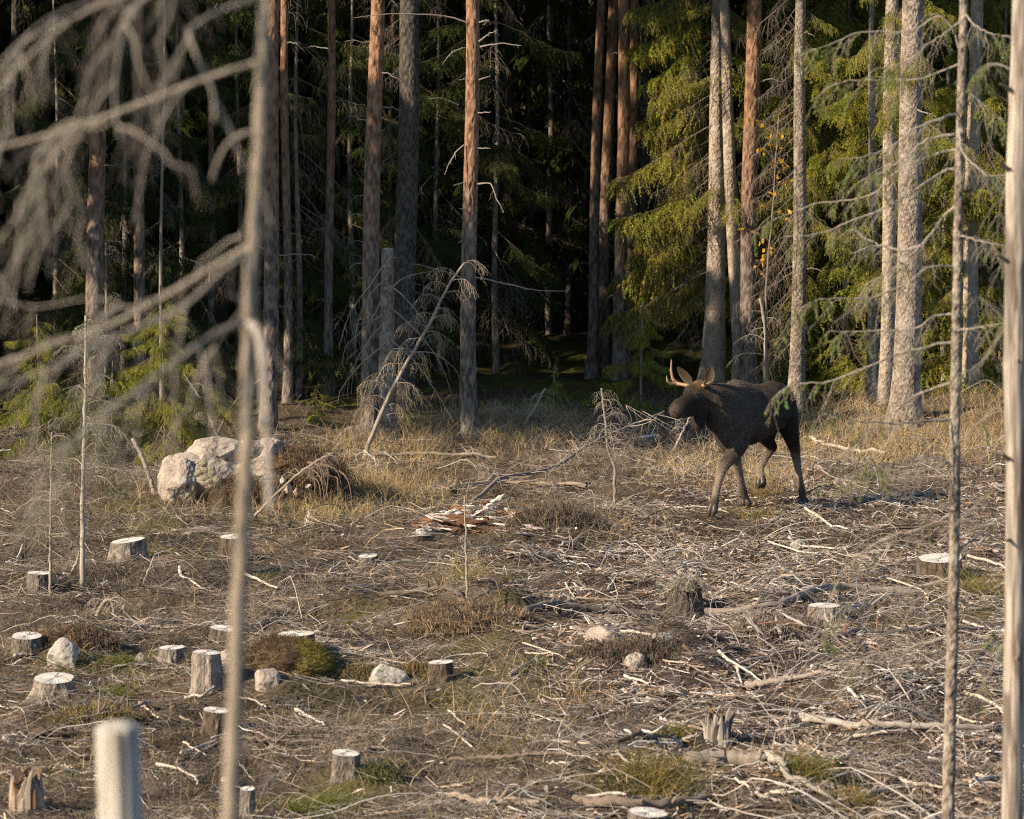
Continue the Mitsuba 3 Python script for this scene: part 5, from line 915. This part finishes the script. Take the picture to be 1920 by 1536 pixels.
for k, pts in enumerate(F1):
    live_limb(f1, pts, Y1_, r.uniform(-1.0, .9), .0105 if k < 9 else .008, 18 if len(pts) > 4 else 12, 5, 400 + k, [.35, .3, .08, .08, .2, .3, .4, .5, .45, .8, .75, .15, .25, .45, .2, .2, .12, .3, .15, .25, .2, .4, .45, .5, .5, .75, .5][k], (.06, .34))
Y2_ = 27.0
f2 = thing('bare_snag', 'barkless sunlit dead trunk with knots standing at the right edge of the picture', 'dead tree')
b = at(1897, 1536, Y2_); vb = 1536 + (b[2] - ground_z(b[0], Y2_)) * ppm(Y2_) + 20
zs = [(1897, vb, 44), (1898, 1536, 42), (1903, 1170, 40), (1904, 1000, 38), (1905, 880, 39), (1902, 690, 40), (1904, 665, 44), (1904, 500, 40), (1907, 478, 44), (1908, 330, 44), (1912, 180, 38), (1914, 160, 42), (1918, 0, 40), (1924, -300, 32), (1930, -700, 14)]
P = resample([at(u, v, Y2_) for u, v, _ in zs], 190); sv = np.array([z_[1] for z_ in zs]); R = np.interp(np.linspace(0, 1, 190), np.r_[0, np.cumsum(np.abs(np.diff(sv)))] / np.abs(np.diff(sv)).sum(), [z_[2] for z_ in zs]) / 2 / ppm(Y2_)
part(f2, 'trunk', trunk_mesh(P, R, 26, .03, 7), 'bare_wood', smooth=True)
for k, (u, v, du, dv) in enumerate([(1896, 168, -22, -10), (1888, 488, -20, -10), (1888, 315, -14, -10), (1888, 858, -10, -6), (1905, 677, 4, -2), (1903, 1230, 4, 6), (1892, 1010, -6, 4)]):
    a0, a1 = at(u + 4, v + 4, Y2_ - .03), at(u + du, v + dv, Y2_ - .12); part(f2, 'branch_stub', tubes([resample([a0, a0 * .4 + a1 * .6 + [0, 0, .004], a1], 6)], [[.020, .015, .0125, .011, .009, .006]], 8), 'wood_vc', (.25, .19, .14), True)
for k, pts in enumerate([[(1890, 606), (1870, 640), (1840, 680), (1800, 700)], [(1888, 340), (1872, 410), (1868, 470), (1890, 520)], [(1890, 1180), (1850, 1270), (1800, 1340)], [(1892, 130), (1860, 120), (1830, 150)], [(1890, 900), (1850, 930), (1800, 975), (1760, 1000)], [(1890, 745), (1840, 790), (1770, 850)]]):
    live_limb(f2, pts, Y2_, .4, .005, 10, 3, 450 + k, .12 if k != 3 else .7, (.06, .2), (.27, .24, .21))
# ------------------------------------------------------------------ foreground left, out of focus: dead spruce and post
Y3 = 12.0
f3 = thing('blurred_dead_spruce', 'out of focus dead spruce in the left foreground with long bare drooping branches', 'dead tree')
b = at(430, 1536, Y3); vb = 1536 + (b[2] - ground_z(b[0], Y3)) * ppm(Y3) + 30
px_stem(f3, [(420, vb, Y3), (431, 1536, Y3), (440, 1300, Y3), (447, 1130, Y3), (455, 980, Y3), (465, 770, Y3), (467, 620, Y3), (476, 460, Y3), (484, 330, Y3), (490, 160, Y3), (497, 0, Y3), (506, -300, Y3), (515, -700, Y3)], 36, 20, (.28, .24, .195), 'trunk', 120, 14, 8, wob=.0016)
px_stem(f3, [(468, 606, Y3 - .03), (486, 630, Y3 - .1), (494, 700, Y3 - .14), (499, 800, Y3 - .16), (507, 955, Y3 - .2)], 18, 14, (.33, .30, .27), 'hanging_limb', 30, 10, 9, wob=.001)
F3 = [([(478, 455), (400, 500), (300, 560), (200, 612), (100, 646), (0, 682), (-80, 700)], .45, 22, 12, 16), ([(474, 470), (420, 505), (350, 570), (270, 610), (170, 650), (60, 705), (-60, 740)], -.4, 17, 9, 18), ([(467, 602), (410, 622), (340, 670), (250, 735), (170, 800), (90, 850)], -.5, 22, 8, 22), ([(489, 115), (400, 142), (290, 184), (200, 218), (100, 250), (0, 276), (-80, 290)], .3, 19, 12, 18),
      ([(496, -10), (440, 10), (390, 32), (355, 60), (375, 120), (400, 180), (402, 230)], -.3, 17, 9, 10), ([(500, -60), (330, -30), (190, 8), (120, 48), (55, 105), (0, 160), (-60, 220)], .2, 18, 11, 20), ([(480, 247), (440, 258), (412, 295), (398, 338)], .1, 14, 13, 0), ([(350, 560), (300, 600), (180, 560), (60, 575), (-40, 540)], .6, 7, 4, 8), ([(500, -90), (380, -60), (280, -10), (230, 60), (215, 160), (225, 260)], -.6, 13, 6, 16),
      ([(496, -30), (300, -20), (150, 10), (60, 60), (20, 140), (20, 260)], -.7, 12, 6, 20), ([(-60, 470), (-10, 510), (26, 574)], 0, 10, 9, 0), ([(490, 300), (470, 400), (440, 480), (430, 560)], .4, 6, 4, 4), ([(470, 560), (440, 600), (400, 660), (390, 740)], .3, 6, 3, 8), ([(200, 218), (150, 260), (110, 330), (80, 460)], .5, 11, 6, 10), ([(160, 226), (90, 300), (75, 400), (100, 470)], .2, 10, 6, 10), ([(230, 200), (180, 240), (130, 230), (60, 320)], .1, 8, 5, 12)]
r = np.random.default_rng(333)
for k, (pts, dY, w0, w1, n) in enumerate(F3):
    m_ = len(pts); q = ppm(Y3); C = resample([at(u, v, Y3 + dY * j / (m_ - 1)) for j, (u, v) in enumerate(pts)], 26)[None]; ms = [tubes(C, np.linspace(w0, w1, 26)[None] * .5 / 2 / q, 8)]
    if n:
        a = spawn(C, max(n // 3, 2), .18, 1, (.10, .40), r, .6, .9, .2, kk=8, wob=.05); ms.append(tubes(a, np.linspace(.0045, .0016, 8)[None], 4, False)); b_ = spawn(a, 9, .1, 1, (.03, .15), r, .8, .6, .3, kk=4); ms.append(tubes(b_, np.linspace(.0009, .0005, 4)[None], 3, False))
    m = join(*ms); part(f3, 'branch', m, 'wood_vc', (np.array([.26, .235, .205]) * (.7 + .6 * meshkit.fbm(m[0] * 20, 2, k)[:, None])).clip(.01, .6))
Y4 = 13.5
fp_ = thing('fence_post', 'out of focus round wooden fence post with a pale top at the lower left', 'post'); b = at(220, 1536, Y4); gz_ = float(ground_z(b[0], Y4)); top = at(220, 1362, Y4); q = ppm(Y4)
ax = np.array([-.02, 0, 1.0]); zs = np.linspace(gz_ - .2, top[2], 60); P = np.stack([top[0] + (top[2] - zs) * .025, top[1] + 0 * zs, zs], -1); R = np.full(60, 42 / q)
part(fp_, 'shaft', trunk_mesh(P, R, 40, .012, 3), 'post_wood', smooth=True)
a = np.linspace(0, 2 * np.pi, 41)[:-1]; r0 = 42 / q; lo = top + np.stack([np.cos(a) * r0 * 1.004, np.sin(a) * r0 * 1.004, 0 * a - .004], -1); hi = top + np.stack([np.cos(a) * r0 * .62, np.sin(a) * r0 * .62, 0 * a + .016 + .004 * np.cos(a)], -1)
part(fp_, 'bevelled_top', (np.vstack([lo, hi, top + [0, 0, .018]]), np.array([[j, (j + 1) % 40, 40 + (j + 1) % 40] for j in range(40)] + [[j, 40 + (j + 1) % 40, 40 + j] for j in range(40)] + [[40 + j, 40 + (j + 1) % 40, 80] for j in range(40)])), 'post_wood', smooth=25)
pc = top + [0.012, -r0 - .001, -.01]; part(fp_, 'crack', tubes([resample([pc, pc + [.006, 0, -.15], pc + [.012, 0, -.6]], 10)], [np.linspace(.005, .002, 10)], 5), 'wood_vc', (.12, .09, .07))
w_ = at(185, 1488, Y4 - .02); part(fp_, 'staple', tubes([resample([w_ + [-.01, .0, .02], w_ + [-.03, -.02, 0], w_ + [-.01, 0, -.02]], 7)], [np.full(7, .004)], 6), 'wood_vc', (.12, .10, .09))

# ------------------------------------------------------------------ the rest of the forest: one dark mass behind, and the trees standing outside the picture on the left and right, plus pines added at the left for their shade
def far_tree(seed, h=17, low=.4):
    r = np.random.default_rng(seed); zs = np.linspace(-.5, h, 14); P = np.stack([0 * zs, 0 * zs, zs], -1); tr = tubes([P], [np.interp(zs, [-.5, h], [.15, .02])], 8); n = 54
    z = low + (h - low) * np.linspace(0, 1, n) ** 1.1; a = np.arange(n) * 2.4 + r.normal(0, .3, n); L = (2.5 * (1 - z / h) + .35) * r.uniform(.7, 1.15, n) * np.where(z < 4, .85, 1.0)
    s = np.linspace(0, 1, 6)[None, :, None]; o = np.stack([np.cos(a), np.sin(a), 0 * a], -1)[:, None]
    C = np.stack([0 * z, 0 * z, z], -1)[:, None] + o * (L[:, None, None] * s) - np.array([0, 0, 1.0]) * (L[:, None, None] * (.38 * s - .1 * s ** 3))
    b_ = spawn(C, 16, .15, 1, (.3, .75), r, .9, .6, .5, kk=4); br = tubes(C, np.linspace(.02, .005, 6)[None], 4, False); d_ = spawn(C[:24], 10, .1, 1, (.2, .5), r, .8, .8, kk=4); tw = tubes(d_, np.linspace(.005, .002, 4)[None], 3, False)
    keep = np.repeat(z > 1.5 + 1.5 * r.random(n), 16); lf = spawn(b_[keep], 7, .1, 1, (.14, .36), r, .8, .9, .3, kk=2); v, f = ribbons(lf, .040, r)
    return join(tr, br, tw), (v, f, vcol(4, tint((.05, .07, .018), len(lf), r, .3)))
for i in range(3):
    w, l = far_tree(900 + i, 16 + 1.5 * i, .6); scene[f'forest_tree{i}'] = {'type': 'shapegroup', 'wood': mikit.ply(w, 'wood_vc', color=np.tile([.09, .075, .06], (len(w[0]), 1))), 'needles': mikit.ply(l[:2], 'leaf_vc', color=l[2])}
def FOREST_L(x): return 67.4 if x > -16 else 66
r = np.random.default_rng(55); spots = []
for _ in range(9000):
    x, y = r.uniform(-48, 34), r.uniform(60, 128); hw = .1221 * y
    inside = abs(x) < hw + 2.2
    if inside and y < 79.5: continue
    if not inside and (y < FOREST_L(x) if x < 0 else y < 74): continue
    if all((x - a_) ** 2 + (y - b_) ** 2 > (2.5 if y < 100 else 3.6) ** 2 for a_, b_ in spots): spots.append((x, y))
    if len(spots) >= 420: break
for k, (x, y) in enumerate(spots):
    inst(f'dark_forest_and_shade_pines__{k + 1:03d}', f'forest_tree{k % 3}', (x, y, float(ground_z(x, y))), r.uniform(0, 360), 0, r.uniform(.8, 1.2))
m = crown_mesh(7.7, 10.8, 1.4, 380, 950, .5, (.06, .08, .03), .5); zs = np.linspace(-.3, 10.6, 10); tr_ = tubes([np.stack([0 * zs, 0 * zs, zs], -1)], [np.linspace(.11, .02, 10)], 8)  # unseen pines added left of the view, crowns set to shade the left trunks
scene['shade_pine'] = {'type': 'shapegroup', 'wood': mikit.ply(tr_, 'wood_vc', color=np.tile([.16, .11, .08], (len(tr_[0]), 1))), 'needles': mikit.ply(m[:2], 'leaf_vc', color=m[2])}
for i in range(13):
    x, y = -10.6 - 1.1 * (i % 3), 57.0 + .95 * i; inst(f'dark_forest_and_shade_pines__{len(spots) + 1 + i:03d}', 'shade_pine', (x, y, float(ground_z(x, y))), 77 * i, 0, r.uniform(.92, 1.08))
labels['dark_forest_and_shade_pines'] = {'label': 'dense dark spruce forest behind the trees of the forest edge with unseen shading pines added', 'kind': 'stuff'}
